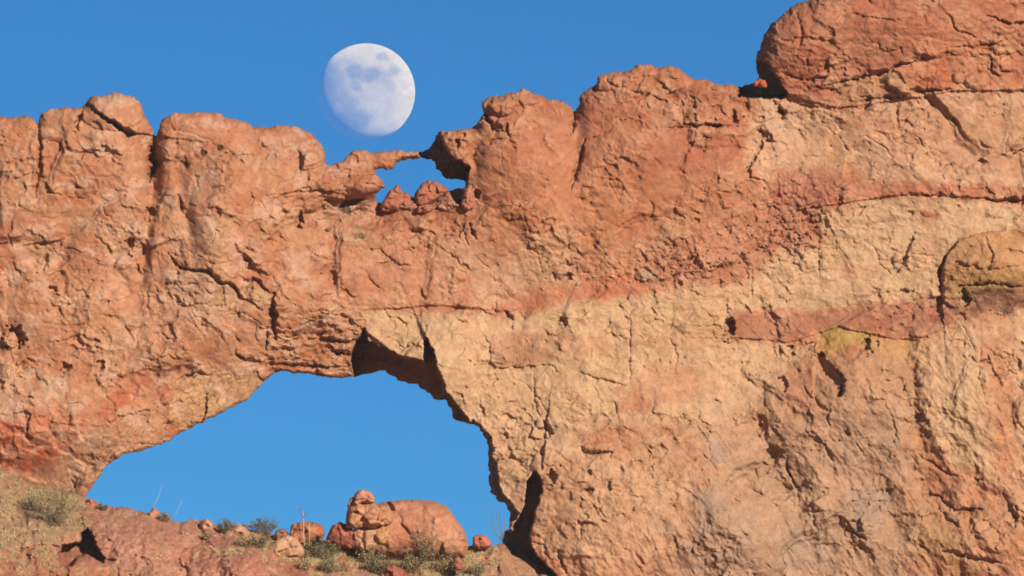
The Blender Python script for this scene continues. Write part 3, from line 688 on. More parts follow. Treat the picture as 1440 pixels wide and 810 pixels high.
([(375,430),(440,425),(515,462),(510,525),(385,525)],(188,118,70),8,.8,8,.25), ([(440,425),(500,430),(540,440),(520,470),(480,445)],(222,170,120),7,.7,7,.25),
([(462,380),(495,390),(510,415),(480,410)],(176,112,82),7,.7,7,.2), ([(420,355),(450,352),(450,372),(425,370)],(176,108,76),7,.5,7,.2),
([(130,180),(160,172),(180,200),(160,225),(140,205)],(216,156,110),9,.5,8,.3),
([(455,300),(480,290),(510,289),(520,300),(500,308),(470,308)],(150,122,80),5,.6,5,.35), ([(470,325),(520,318),(525,335),(490,342)],(152,120,78),6,.5,6,.4),
([(670,170),(700,160),(712,185),(690,200),(665,198)],(206,146,96),6,.75,5,.2), ([(530,214),(580,214),(592,222),(560,226)],(206,146,92),4,.7,4,.2),
([(1070,140),(1110,138),(1120,190),(1080,185)],(222,176,132),8,.6,8,.3), ([(975,179),(1010,178),(1005,186),(985,188)],(220,160,108),3,.7,2,.1),
]
for i, (p, col, fe, op, rg, gr) in enumerate(PT):
    f.paint(p, col, fe, op, rg, i, gr)
# each broken face keeps a tint of its own
for (sz, sd_, xx, yy, ax_, ay_, k_) in [(42, 2, Xw, Yw, 1, 1, .75), (18, 3, Xs, Ys, 1.25, .85, .8), (8, 4, Xs, Ys, 1.2, .9, .55)]:
    v_ = 1.25 * facets(xx, yy, sz, sd_, 0, 1, .10, 0, ax_, ay_) * (.45 + .55 * Q) * k_
    wl = (np.clip(v_, 0, 1) * .42)[..., None]; c[:] = c * (1 - wl) + pal * wl
    wd = (np.clip(-v_, 0, 1) * .34)[..., None]; c[:] = c * (1 - wd) + c * np.array([.80, .68, .60], F4) * wd
lw = (1 - sstep(430, 620, f.U))
w = (sstep(.0, .3, fbm(X, Y * 1.4, 44, 5, 131, .68)) * .66 * lw)[..., None]; c[:] = c * (1 - w) + np.array(lin((224,174,134)), F4) * w
w = (sstep(.08, .34, fbm(X * 1.3, Y, 30, 5, 132, .68)) * .4 * lw)[..., None]; c[:] = c * (1 - w) + np.array(lin((190,120,88)), F4) * w
# mottling and thin mineral streaks that belong to the rock itself
m1 = fbm(X, Y, 18, 5, 120, .65); m2 = fbm(X, Y * 1.5, 46, 5, 121, .65)
c *= (1 + .20 * m1 + .14 * m2)[..., None]
w = sstep(.15, .42, fbm(X, Y, 24, 5, 122, .68))[..., None] * .22
c[:] = c * (1 - w) + c * np.array([.86, .66, .58], F4) * w
w = (sstep(.22, .45, fbm(X, Y, 15, 4, 123, .68)) * .36)[..., None]
c[:] = c * (1 - w) + pal * w
w = (sstep(.30, .5, fbm(X, Y, 9, 3, 124, .6)) * .45 * (1 - .5 * pale))[..., None]
c[:] = c * (1 - w) + c * np.array([.72, .64, .6], F4) * w
np.clip(c, .02, .75, out=c)

P, col, T, rim, rear, FU, FV = sheet(f, S, THICK)
N = vnormals(P, np.concatenate([T, rim, rear]))
# the wall is one body; each bed or block that can be told apart is a part of it
cu = (FU[T[:, 0]] + FU[T[:, 1]] + FU[T[:, 2]]) / 3; cv = (FV[T[:, 0]] + FV[T[:, 1]] + FV[T[:, 2]]) / 3
reg = np.zeros(len(T), int)
gi = np.clip(np.searchsorted(f.au, cu), 0, len(f.au) - 1); gj = np.clip(np.searchsorted(f.av, cv), 0, len(f.av) - 1)
wx = cu + (X - f.U)[gj, gi]; wy = cv + (Y - f.V)[gj, gi]
PARTS = [
('rock_face', 'weathered red tan face left of the large opening', None),
('arch_span', 'reddish tan span of rock over the large opening', [(217,140),(459,150),(459,300),(430,320),(543,345),(543,434),(513,462),(520,600),(300,700),(236,600),(236,356),(252,298),(214,244),(219,193)]),
('summit_block', 'brown red summit block right of the small window', [(606,100),(809,100),(809,160),(803,190),(817,215),(802,270),(800,340),(740,380),(680,436),(543,434),(543,345),(540,296),(600,292),(650,290),(662,262),(586,224),(600,205)]),
('summit_block', 'tall dark red summit block left of the cap rock', [(809,60),(1046,60),(1044,124),(1070,182),(1051,238),(1095,279),(1030,390),(898,415),(780,420),(680,436),(740,380),(800,340),(802,270),(817,215),(803,190),(809,160)]),
('pale_layer', 'pale upper wall streaked with red under the cap rock', [(1044,124),(1108,134),(1176,152),(1271,140),(1440,127),(2100,120),(2100,284),(1440,284),(1262,274),(1150,295),(1160,345),(1040,400),(1000,402),(1030,390),(1095,279),(1051,238),(1070,182)]),
('cream_layer', 'smooth cream coloured layer below the thin orange seam', [(1150,295),(1262,274),(1440,284),(2100,284),(2100,322),(1440,322),(1348,338),(1322,380),(1325,425),(1200,432),(1028,440),(1022,418),(1040,400),(1160,345)]),
('lower_cliff', 'buff lower cliff under the cream beds', [(543,434),(680,436),(780,420),(898,413),(1040,400),(1028,440),(1028,476),(1109,482),(1290,477),(1290,500),(1279,530),(1284,640),(1330,1300),(640,1300),(690,790),(690,612),(600,560),(490,560),(498,490),(513,462)]),
('red_band', 'narrow brick red band crossing the cream cliff', [(1028,440),(1200,432),(1322,420),(1352,430),(1340,452),(1318,466),(1290,477),(1251,475),(1207,466),(1179,459),(1151,469),(1109,482),(1028,476)]),
('rock_dome', 'rounded buff dome at the right edge', [(1290,500),(1297,478),(1318,466),(1345,448),(1440,440),(2100,440),(2100,1300),(1330,1300),(1284,640),(1279,530)]),
('rock_bulge', 'ochre bulge stained yellow, dark brown along its underside', [(1325,425),(1322,380),(1348,338),(1385,326),(1440,322),(2100,322),(2100,440),(1440,440),(1345,448),(1352,430)]),
('cap_rock', 'massive dark red cap rock with rounded left end', [(1046,-300),(2100,-300),(2100,120),(1440,127),(1271,140),(1176,152),(1108,134),(1068,137),(1044,124)]),
('bridge', 'thin rock bridge over the small window', [(484,200),(600,204),(597,223),(560,232),(553,238),(530,243),(505,236),(484,230)]),
('summit_knob', 'rounded knob on the left skyline', [(118,120),(220,120),(219,192),(192,189),(180,190),(167,179),(147,165),(133,154),(122,150)]),
('rock_column', 'leftmost block beyond the skyline crack', [(-600,100),(53,100),(53,169),(57,219),(50,278),(20,300),(-600,340)]),
('buttress', 'pale buttress to the right of the deep shaded cleft', [(765,640),(900,640),(960,700),(930,830),(940,1300),(760,1300),(744,757),(755,711),(762,690),(751,663)]),
('rock_slab', 'pale slab along the right edge of the large opening', [(598,476),(679,472),(688,483),(689,516),(675,557),(683,599),(670,604),(657,589),(628,552),(606,489)]),
('rock_slab', 'brown stained slab over a thin curved crack', [(688,472),(770,466),(789,527),(778,517),(767,514),(725,517),(696,518),(689,513)]),
('rock_slab', None, [(696,518),(725,517),(751,516),(751,557),(756,579),(764,593),(700,606),(683,599),(675,557),(689,516)]),
('rock_slab', None, [(751,516),(767,514),(789,527),(811,522),(883,543),(868,588),(764,593),(756,579),(751,557)]),
('rock_slab', None, [(770,466),(830,450),(886,440),(886,477),(885,543),(850,535),(811,522),(789,527)]),
('roof_slab', 'thinly bedded brown slabs in the roof of the opening', [(386,440),(452,444),(482,443),(499,460),(513,462),(500,480),(494,512),(505,540),(370,540),(374,494),(386,475)]),
]
for i, (nm, lb, pg) in enumerate(PARTS):
    if pg: reg[inside(wx, wy, pg)] = i
arch = empty('rock_arch', wp(420, 1100, 0))
tag(arch, 'banded red and cream rock wall pierced by a large opening and a tiny window', 'rock arch')
for i, (nm, lb, pg) in enumerate(PARTS):
    m = reg == i
    TT = T[m]
    if i == 0: TT = np.concatenate([TT, rim, rear])
    o = emit(nm, P, col, TT, N, MR, arch)
    if lb: o['label'] = lb
print('wall tris', len(T) + len(rim) + len(rear))
# stones bedded in the wall
def stone_mesh(name, seed, rx, ry, rz, colr, mat=MB, seg=10, rough=.16):
    r = np.random.RandomState(seed); vs = []; rings = seg // 2 + 1
    for j in range(rings + 1):
        th = math.pi * j / rings
        for i in range(seg):
            ph = 2 * math.pi * i / seg
            d = np.array([math.sin(th) * math.cos(ph), math.sin(th) * math.sin(ph), math.cos(th)])
            k = 1 + rough * (perlin(np.array([d[0] * 1.7 + seed]), np.array([d[1] * 1.7 + d[2] * 2.1]), seed)[0] * 2)
            vs.append(d * k * np.array([rx, ry, rz]))
    T_ = []
    for j in range(rings):
        for i in range(seg):
            a = j * seg + i; b = j * seg + (i + 1) % seg; c_ = a + seg; d_ = b + seg
            if j > 0: T_.append((a, d_, b))
            if j < rings - 1: T_.append((a, c_, d_))
            elif j == rings - 1: pass
    vs = np.array(vs)
    co = np.tile(np.array(lin(colr), F4), (len(vs), 1))
    T_ = [t for t in T_]
    for i in range(seg):   # close the foot
        a = (rings - 1) * seg + i; b = (rings - 1) * seg + (i + 1) % seg
        T_.append((a, rings * seg, b))
    return make_mesh(name, vs, np.array(T_), co, None, mat)
protos = [stone_mesh('stone', 31 + i, 1, .8, .75, cl) for i, cl in enumerate([(190,118,84),(204,140,102),(222,184,142),(180,106,74)])]
rs = random.Random(5)
path = [(935,388),(975,384),(1005,376),(1035,366),(1065,352),(1095,344),(1120,338),(1150,322)]
spots = []
for k in range(95):
    t = rs.random() * (len(path) - 1); i = int(t); a = t - i
    u = path[i][0] * (1 - a) + path[i + 1][0] * a + rs.uniform(-6, 6); v = path[i][1] * (1 - a) + path[i + 1][1] * a - abs(rs.gauss(0, 14)) + 6
    spots.append((u, v, rs.uniform(1.6, 4.0), rs.choice([0, 1, 1, 3])))
for k in range(22):
    spots.append((rs.uniform(1090, 1150), rs.uniform(285, 338), rs.uniform(1.6, 3.4), rs.choice([0, 3])))
for t in [(861,389,4.0,2),(886,396,3.2,2),(836,389,2.6,2),(888,384,2.4,2),(868,386,2.4,1),(897,397,2,2),(912,395,3,1),(829,391,2,2),(930,391,3,2),(846,402,2,2),(873,403,1.6,2)]:
    spots.append(t)
for (u, v, r, k) in spots:
    o = link('stone', protos[k], arch, Vector((0, 0, 0)))
    o.location = wp(u, v, f.at(u, v) + r * .1) - arch.location
    s = r * M
    o.scale = (s * rs.uniform(.9, 1.4), s, s * rs.uniform(.65, .95)); o.rotation_euler = (rs.uniform(-.3, .3), rs.uniform(-.5, .5), rs.uniform(0, 6))

# ================================================================== THE SLOPE IN FRONT
g = Field(axis(-14, 884, 1.35, -480, 1980), axis(640, 824, 1.35, 600, 1200))
g.warp(1.8, 12, 71)
CREST = [(-480,600),(-250,630),(-80,650),(0,656),(20,668),(42,679),(63,684),(84,690),(104,694),(120,699),(134,706),(147,710),(153,713),(178,714),(197,719),(212,722),(237,730),(252,735),(262,732),(273,730),(285,731),(296,736),(309,742),(323,741),(340,743),(363,746),(380,750),(400,757),(430,762),(470,760),(500,765),(540,768),(600,770),(650,770),(663,767),(672,769),(698,767),(709,764),(720,780),(738,786),(756,794),(775,803),(810,812),(880,822),(980,840),(1200,850),(1980,860),(1980,1200),(-480,1200)]
G = g.sdf(CREST) + 1.3 * fbm(g.U, g.V, 6, 3, 72)
cr = np.interp(g.U, [p[0] for p in CREST[:-2]], [p[1] for p in CREST[:-2]]).astype(F4)
h2 = g.h
h2 += 40 + (g.V - cr) * 2.3 - np.clip(g.U - 690, 0, 130) * .45
h2 += 30 * fbm(g.U, g.V, 150, 3, 73)
g.soft_bump(210, 765, 75, 40, 70); g.soft_bump(270, 790, 26, 40, -24, .3); g.soft_bump(340, 795, 55, 36, 40); g.soft_bump(60, 745, 60, 40, 35); g.soft_bump(330, 790, 60, 30, 26); g.soft_bump(110, 795, 50, 14, 20); g.soft_bump(155, 735, 30, 30, 26)
gx = g.X + 9 * fbm(g.U, g.V, 30, 3, 74); gy = g.Y + 9 * fbm(g.U, g.V, 30, 3, 75)
h2 += 60 * facets(gx, gy, 60, 11, .5, .16, .14, .02) * .34
h2 += 24 * facets(gx, gy, 24, 12, .7, .28, .14, .04, 1, 1, .05) * .5
h2 += 9 * facets(gx, gy, 9, 13, .8, .45, .2, .1) * .75
h2 += 5 * fbm(g.X, g.Y, 16, 4, 76, .6, True) + 2 * fbm(g.X, g.Y, 5, 3, 79, .6)
g.pit(36, 735, 4, 18, 10); g.crack([(38,775),(36,800)], 5, 12); g.crack([(249,785),(262,803)], 4, 14); g.crack([(145,787),(170,789)], 2, 10)
g.crack([(395,790),(405,803)], 3, 10); g.crack([(20,775),(60,768),(84,770)], 3, 10)
g.recess([(84,774),(87,766),(111,764),(114,753),(124,742),(129,749),(135,768),(147,785),(145,791),(134,786),(122,779),(111,785),(99,795),(90,798),(86,789)], 75)
g.h = (h2 - 14 * (1 - np.sqrt(np.clip(1 - np.clip(1 - G / 12, 0, 1) ** 2, 0, 1)))).astype(F4)
c = g.c; c[:] = np.array(lin((190,120,84)), F4)
X, Y = g.X, g.Y
def mixg(w, colr):
    w = np.clip(w, 0, 1)[..., None]; g.c[:] = g.c * (1 - w) + np.array(lin(colr), F4) * w
mixg(sstep(0, .35, fbm(X, Y, 60, 5, 80, .6)) * .6, (208,150,108)); mixg(sstep(.05, .4, fbm(X, Y, 40, 5, 81, .6)) * .5, (172,100,72))
for i, (p, colr, fe, op, rg, gr) in enumerate([
 ([(-480,600),(0,640),(120,690),(125,740),(85,765),(0,780),(-480,800)],(190,152,106),10,.85,8,.2),
 ([(45,680),(110,690),(112,740),(60,745)],(156,134,80),10,.6,10,.3),
 ([(130,700),(300,725),(400,790),(380,830),(200,830),(135,770)],(214,150,114),12,.8,14,.3),
 ([(250,740),(380,770),(400,830),(230,830)],(206,128,92),14,.6,14,.4),
 ([(300,735),(400,745),(460,765),(440,790),(380,770),(320,760)],(206,150,104),8,.8,8,.2),
 ([(430,760),(700,765),(800,810),(780,850),(480,850),(440,790)],(208,156,108),10,.85,8,.2),
 ([(480,790),(600,795),(590,830),(470,830)],(178,106,76),10,.6,8,.3),
 ([(0,790),(130,780),(240,800),(240,840),(-100,840)],(192,126,88),10,.6,8,.3),
 ([(150,712),(200,718),(190,732),(150,730)],(216,160,124),6,.6,6,.3)]):
    g.paint(p, colr, fe, op, rg, 60 + i, gr)
g.c *= (1 + .24 * fbm(X, Y, 14, 5, 82, .65) + .12 * fbm(X, Y, 40, 3, 83))[..., None]
w = sstep(.05, .35, fbm(X, Y, 22, 4, 84, .65))[..., None] * .5; g.c[:] = g.c * (1 - w) + np.array(lin((218,168,124)), F4) * w
w = sstep(.12, .4, fbm(X, Y, 16, 4, 85, .65))[..., None] * .45; g.c[:] = g.c * (1 - w) + np.array(lin((172,104,76)), F4) * w
np.clip(g.c, .02, .7, out=g.c)
P, col, T, rim, rear, _, _ = sheet(g, G, 60)
N = vnormals(P, np.concatenate([T, rim]))
o = emit('hillside', P, col, np.concatenate([T, rim]), N, MH)
tag(o, kind='structure')
print('slope tris', len(T))

# far ground: one sheet that carries everything and runs to the horizon
def ground_z(x, y):
    rise = sstep(60, 205, y) * (15.5 + 1.5 * np.sin(x * .05)) * (1 - sstep(232, 330, y))
    fade = 1 - sstep(60, 260, np.abs(x))
    far = 5 * fbm(x.astype(F4), y.astype(F4), 260, 4, 140) * sstep(330, 900, np.hypot(x, y))
    return rise * fade + far + .5 * fbm(x.astype(F4), y.astype(F4), 14, 4, 141) * sstep(8, 30, y)
ax1 = np.array(sorted(set([-6000,-3000,-1500,-900,-600,-400,-300,-220] + list(range(-160, 161, 3)) + [220,300,400,600,900,1500,3000,6000])), float)
ay1 = np.array(sorted(set([-6000,-3000,-1200,-500,-200,-80,-30] + list(range(0, 340, 3)) + [380,450,600,900,1500,3000,6000])), float)
GX, GY = np.meshgrid(ax1, ay1)
GZ = ground_z(GX, GY)
idx = np.arange(GX.size).reshape(GX.shape)
a, b, c_, d_ = idx[:-1, :-1].ravel(), idx[:-1, 1:].ravel(), idx[1:, 1:].ravel(), idx[1:, :-1].ravel()
Tg = np.concatenate([np.stack([a, b, c_], 1), np.stack([a, c_, d_], 1)])
cg = np.tile(np.array(lin((186,140,100)), F4), (GX.size, 1)) * (1 + .3 * fbm(GX.ravel().astype(F4), GY.ravel().astype(F4), 30, 4, 142))[:, None]
o = link('ground', make_mesh('ground', np.stack([GX, GY, GZ], -1).reshape(-1, 3), Tg, cg, None, MH)); tag(o, kind='structure')

# ================================================================== LOOSE BOULDERS
def boulder(name, outline, h0, thick, colr, label=None, cat=None, group=None, parent=None, seed=0, cell=1.2, cracks=(), fac=14, paints=(), rough=1.0):
    """a solid rock whose outline was traced: rounded front and rear, broken faces"""
    p = np.array(outline); m = 4
    q = Field(np.arange(p[:, 0].min() - m, p[:, 0].max() + m, cell), np.arange(p[:, 1].min() - m, p[:, 1].max() + m, cell))
    q.warp(.8, 8, seed)
    Sq = poly_sdf(q.X, q.Y, outline) + .5 * fbm(q.U, q.V, 5, 2, seed + 3)
    smax = float(Sq.max())
    tt = np.clip(1 - Sq / smax, 0, 1)
    dome = thick * np.sqrt(np.clip(1 - tt ** 3.6, 0, 1))
    q.h[:] = h0 + dome
    q.h += rough * (fac * facets(q.X + 4 * fbm(q.U, q.V, 14, 2, seed), q.Y, fac, 20 + seed, .9, .26, .12, .05) * .85 + 6 * facets(q.X, q.Y, 6, 40 + seed, .6, .3, .2, .06) * .4 + 1.6 * fbm(q.X, q.Y, 9, 3, seed + 5))
    for cr_ in cracks: q.crack(*cr_)
    q.c[:] = np.array(lin([v + 8 for v in colr]), F4)
    for pp in paints: q.paint(*pp)
    q.c *= (1 + .25 * fbm(q.X, q.Y, 12, 4, seed + 6, .65) + .15 * fbm(q.X, q.Y, 30, 2, seed + 9))[..., None]
    Pq, cq, Tq, rm, rr, _, _ = sheet(q, Sq, -(h0 - thick * .4), 3)
    allT = np.concatenate([Tq, rm, rr])
    Nq = vnormals(Pq, allT)
    used = np.unique(allT); mp = np.full(len(Pq), -1); mp[used] = np.arange(len(used))
    org_ = np.array(wp(p[:, 0].mean(), p[:, 1].max(), h0))
    if parent is None:
        me = make_mesh(name, Pq[used] - org_, mp[allT], cq[used], Nq[used], MB)
        o = link(name, me, None, Vector(org_)); tag(o, label, cat, group)
    else:
        me = make_mesh(name, Pq[used] - np.array(parent.location), mp[allT], cq[used], Nq[used], MB)
        o = link(name, me, parent, Vector((0, 0, 0)))
        if label: o['label'] = label
    return o
LG = 'loose boulders along the foreground crest'
# in the small window
boulder('boulder', [(536,298),(535,288),(541,279),(546,270),(553,265),(558,259),(563,264),(566,271),(572,270),(578,276),(586,282),(588,297)], f.at(560,298) - 8, 16, (188,112,76), 'pointed red boulder in the small window, left of the squarer one', 'boulder', 'boulders sitting in the small window', seed=1, fac=11)
boulder('boulder', [(581,276),(586,268),(592,259),(602,254),(612,255),(622,261),(631,264),(629,272),(618,280),(604,288),(590,292),(584,286)], f.at(606,292) - 10, 20, (184,106,72), 'squarish red boulder in the small window, right of the pointed one', 'boulder', 'boulders sitting in the small window', seed=2, fac=13, cracks=[([(600,256),(598,270),(590,284)],1.2,4)])
boulder('boulder', [(648,290),(650,276),(653,266),(660,264),(666,270),(669,282),(667,294),(656,297)], f.at(672, 285) - 6, 12, (190,118,84), 'upright jagged block at the right foot of the small window', 'boulder', 'boulders sitting in the small window', seed=31, fac=8)
boulder('boulder', [(614,292),(619,284),(628,279),(638,282),(644,288),(642,295),(628,298)], f.at(628, 300) - 6, 12, (200,134,98), 'pale wedge of rock in front of the dark gap of the small window', 'boulder', 'boulders sitting in the small window', seed=32, fac=8)
boulder('boulder', [(584,296),(589,289),(598,286),(607,288),(612,294),(602,300),(590,300)], f.at(598, 302) - 6, 11, (182,112,80), 'low rock between the two larger boulders of the small window', 'boulder', 'boulders sitting in the small window', seed=33, fac=8)
boulder('boulder', [(1058,122),(1060,115),(1068,110),(1076,113),(1079,119),(1078,124)], 10, 10, (205,104,64), 'tiny orange stone wedged under the left end of the dark cap rock', 'stone', seed=3, fac=8)
# the foreground: dome, balanced pair, blocks
hs = 95
boulder('boulder', [(520,712),(528,709),(540,706),(554,704),(585,702),(606,704),(625,710),(635,720),(644,734),(654,747),(659,768),(655,785),(600,792),(540,786),(500,778),(498,760),(515,735)], 62, 55, (214,142,98),
        'largest foreground boulder, a smooth orange dome beside the balanced rock', 'boulder', LG, seed=4, fac=34, rough=.6,
        paints=[([(530,705),(620,705),(640,735),(560,730)],(206,136,92),8,.6,6,1,.2), ([(540,738),(600,730),(620,760),(560,770)],(204,124,84),8,.6,6,2,.2), ([(600,740),(655,750),(655,785),(590,785)],(208,152,104),8,.7,6,3,.2)])
boulder('boulder', [(486,742),(487,722),(490,712),(499,706),(515,707),(526,706),(534,714),(552,724),(553,734),(545,742),(533,740),(526,744),(512,741),(500,744)], 104, 26, (208,142,94),
        'blocky tan boulder carrying the small balanced rock', 'boulder', LG, seed=5, fac=16, cracks=[([(500,742),(512,738),(530,740)],1.6,5), ([(536,716),(548,722)],1.4,4)])
boulder('balanced_rock', [(495,709),(497,699),(502,691),(509,688),(518,690),(524,695),(528,703),(526,708),(515,707),(503,711)], 112, 17, (210,144,102),
        'small rounded rock balanced on top of the blocky tan boulder', 'boulder', seed=6, fac=10, cracks=[([(499,707),(510,702),(527,698)],1.2,5)])
boulder('boulder', [(488,712),(492,700),(497,698),(497,710),(492,716)], 106, 9, (176,110,80), 'thin dark flake leaning against the left side of the balanced rock', 'stone', seed=7, fac=7)
boulder('boulder', [(498,742),(512,740),(530,743),(536,756),(534,770),(520,776),(500,772),(496,756)], 96, 18, (206,148,102), 'cracked pale block underneath the blocky tan boulder', 'boulder', LG, seed=8, fac=12, cracks=[([(513,742),(510,758),(514,774)],2,8)])
boulder('boulder', [(526,744),(545,742),(556,748),(556,760),(548,768),(532,766),(526,756)], 104, 16, (206,146,92), 'ochre block at the left foot of the dome', 'boulder', LG, seed=9, fac=12)
boulder('boulder', [(458,764),(462,748),(468,738),(478,734),(490,738),(498,746),(506,752),(512,764),(500,772),(476,772)], 92, 18, (182,98,68), 'brick red boulder left of the blocky tan one', 'boulder', LG, seed=10, fac=14)
boulder('boulder', [(406,762),(407,748),(410,738),(420,734),(434,733),(448,736),(455,742),(457,752),(452,762),(430,768)], 82, 20, (196,124,82), 'flat-topped brown boulder behind the two dry stalks', 'boulder', LG, seed=11, fac=15, paints=[([(446,738),(456,742),(456,752),(448,750)],(214,120,74),2,.8,1,1,0)])
boulder('boulder', [(386,756),(388,748),(394,743),(402,744),(406,752),(404,760),(392,762)], 78, 10, (172,112,82), 'small dusky boulder in a notch of the crest', 'boulder', LG, seed=12, fac=9)
boulder('boulder', [(374,778),(378,766),(390,758),(404,752),(416,756),(426,768),(428,780),(418,790),(396,792),(380,788)], 112, 18, (212,156,106), 'pale yellow boulder below the flat-topped brown one', 'boulder', LG, seed=13, fac=14)
boulder('boulder', [(313,756),(316,746),(324,740),(336,738),(346,742),(352,750),(350,758),(330,762)], 84, 13, (212,154,108), 'low pale boulder between two crest shrubs', 'boulder', LG, seed=14, fac=12)
boulder('boulder', [(280,742),(282,734),(290,729),(298,733),(301,741),(298,748),(288,749)], 74, 11, (214,150,108), 'pale rounded stone capping the left slope crest', 'boulder', LG, seed=15, fac=10)
boulder('boulder', [(209,728),(210,720),(215,714),(220,715),(225,721),(226,729),(218,733)], 70, 9, (206,136,98), 'little upright stone on the crest below the faint dry stem', 'stone', LG, seed=16, fac=8)
boulder('boulder', [(664,768),(665,757),(669,752),(679,752),(686,755),(691,763),(690,770),(676,773)], 62, 14, (206,120,84), 'round orange boulder alone in the gap right of the dome', 'boulder', LG, seed=17, fac=11)
boulder('boulder', [(120,712),(121,703),(127,700),(133,704),(137,710),(133,717),(125,718)], 66, 9, (200,116,80), 'red stone at the left end of the crest, touching the arch foot', 'stone', LG, seed=18, fac=8)
boulder('boulder', [(636,796),(638,786),(645,783),(652,790),(655,799),(646,803)], 146, 9, (184,112,80), 'small brown rock below the dome between two shrubs', 'stone', seed=19, fac=8)
boulder('boulder', [(540,812),(543,797),(552,794),(566,800),(578,812),(572,830),(548,830)], 190, 14, (180,98,70), 'red rock cut by the bottom edge below the shrubs', 'boulder', seed=20, fac=12)
boulder('boulder', [(96,806),(100,792),(112,781),(122,779),(134,786),(142,798),(140,812),(118,816)], 200, 16, (184,112,80), 'knobbly red boulder under the mouth of the black hollow', 'boulder', seed=21, fac=12)

# ================================================================== PLANTS
M_LEAF = flat_material('olive_leaf', (.12, .10, .045), .45, 9)
M_LEAF2 = flat_material('grey_green_leaf', (.20, .165, .085), .4, 9)
M_DRY = flat_material('dry_leaf', (.30, .23, .11), .4, 9)
M_TWIG = flat_material('twig_bark', (.16, .115, .075), .3, 12)
M_STALK = flat_material('bleached_stalk', (.46, .36, .24), .15, 9)

def tubes(paths, sides=4):
    vs, ts = [], []
    for pts, r0, r1 in paths:
        b = len(vs); n = len(pts)
        for i, p in enumerate(pts):
            r = r0 + (r1 - r0) * i / (n - 1)
            d = (pts[min(i + 1, n - 1)] - pts[max(i - 1, 0)]).normalized()
            a = d.cross(Vector((.3, 1, .2))).normalized(); bb = d.cross(a)
            for k in range(sides):
                t = 2 * math.pi * k / sides
                vs.append(p + (a * math.cos(t) + bb * math.sin(t)) * r)
        for i in range(n - 1):
            for k in range(sides):
                q = b + i * sides + k; w = b + i * sides + (k + 1) % sides
                ts += [(q, w, w + sides), (q, w + sides, q + sides)]
        for i in range(1, sides - 1):
            e = b + (n - 1) * sides; ts.append((e, e + i, e + i + 1)); ts.append((b, b + i + 1, b + i))
    return np.array([tuple(v) for v in vs]), np.array(ts)

def shrub(name, u, v, h0, w, ht, label, cat, group=None, leafs=700, mats=(M_LEAF,), seed=0, ls=1.4, stems=16, spread=1.0, lean=0):
    r = random.Random(seed * 13 + 5)
    base = wp(u, v, h0); root = empty(name, base); tag(root, label, cat, group)
    paths = []; tips = []
    for i in range(stems):
        a = r.uniform(0, 2 * math.pi); sp = math.sqrt(r.random()) * spread
        tip = Vector((math.cos(a) * sp * w * .5 + lean * ht, math.sin(a) * sp * w * .5, ht * (1 - .45 * sp * sp) * r.uniform(.75, 1.08))) * M
        pts = [Vector((0, 0, 0)) + Vector((tip.x * .35 + r.uniform(-1, 1) * w * .12 * M, tip.y * .35, 0))]
        for k in range(1, 5):
            t = k / 4
            pts.append(Vector((tip.x * (.35 + .65 * t), tip.y * (.35 + .65 * t), tip.z * t ** .8)) + Vector([r.uniform(-1, 1) * w * .03 * M for _ in range(3)]))
        paths.append((pts, .012, .005)); tips.append(pts)
        for _ in range(3):
            s_ = r.randint(1, 3); d = (pts[s_ + 1] - pts[s_]).normalized()
            e = pts[s_] + (d + Vector([r.uniform(-.8, .8) for _ in range(3)])).normalized() * ht * M * r.uniform(.2, .4)
            e.z = max(e.z, .02)
            q = [pts[s_], (pts[s_] + e) / 2 + Vector((0, 0, .02)), e]
            paths.append((q, .008, .004)); tips.append(q)
    V_, T_ = tubes(paths, 3)
    link('stems', make_mesh('stems', V_, T_, None, None, M_TWIG, False), root, Vector((0, 0, 0)))
    for mi, mt in enumerate(mats):
        vs = []; ts = []
        for k in range(leafs // len(mats)):
            q = r.choice(tips); t = r.random() ** .8 * (len(q) - 1); i = min(int(t), len(q) - 2)
            p = q[i].lerp(q[i + 1], t - i) + Vector([r.gauss(0, w * .05 * M) for _ in range(3)])
            if p.z < .01: continue
            d = Vector([r.gauss(0, 1) for _ in range(3)]); d.z = abs(d.z); d.normalize()
            e = d.cross(Vector([r.gauss(0, 1) for _ in range(3)])).normalized()
            l = ls * M * r.uniform(.7, 1.5); b = len(vs)
            vs += [p, p + d * l * .5 + e * l * .28, p + d * l, p + d * l * .5 - e * l * .28]
            ts += [(b, b + 1, b + 2), (b, b + 2, b + 3)]
        link('foliage', make_mesh('foliage', np.array([tuple(x) for x in vs]), np.array(ts), None, None, mt, False), root, Vector((0, 0, 0)))
    return root

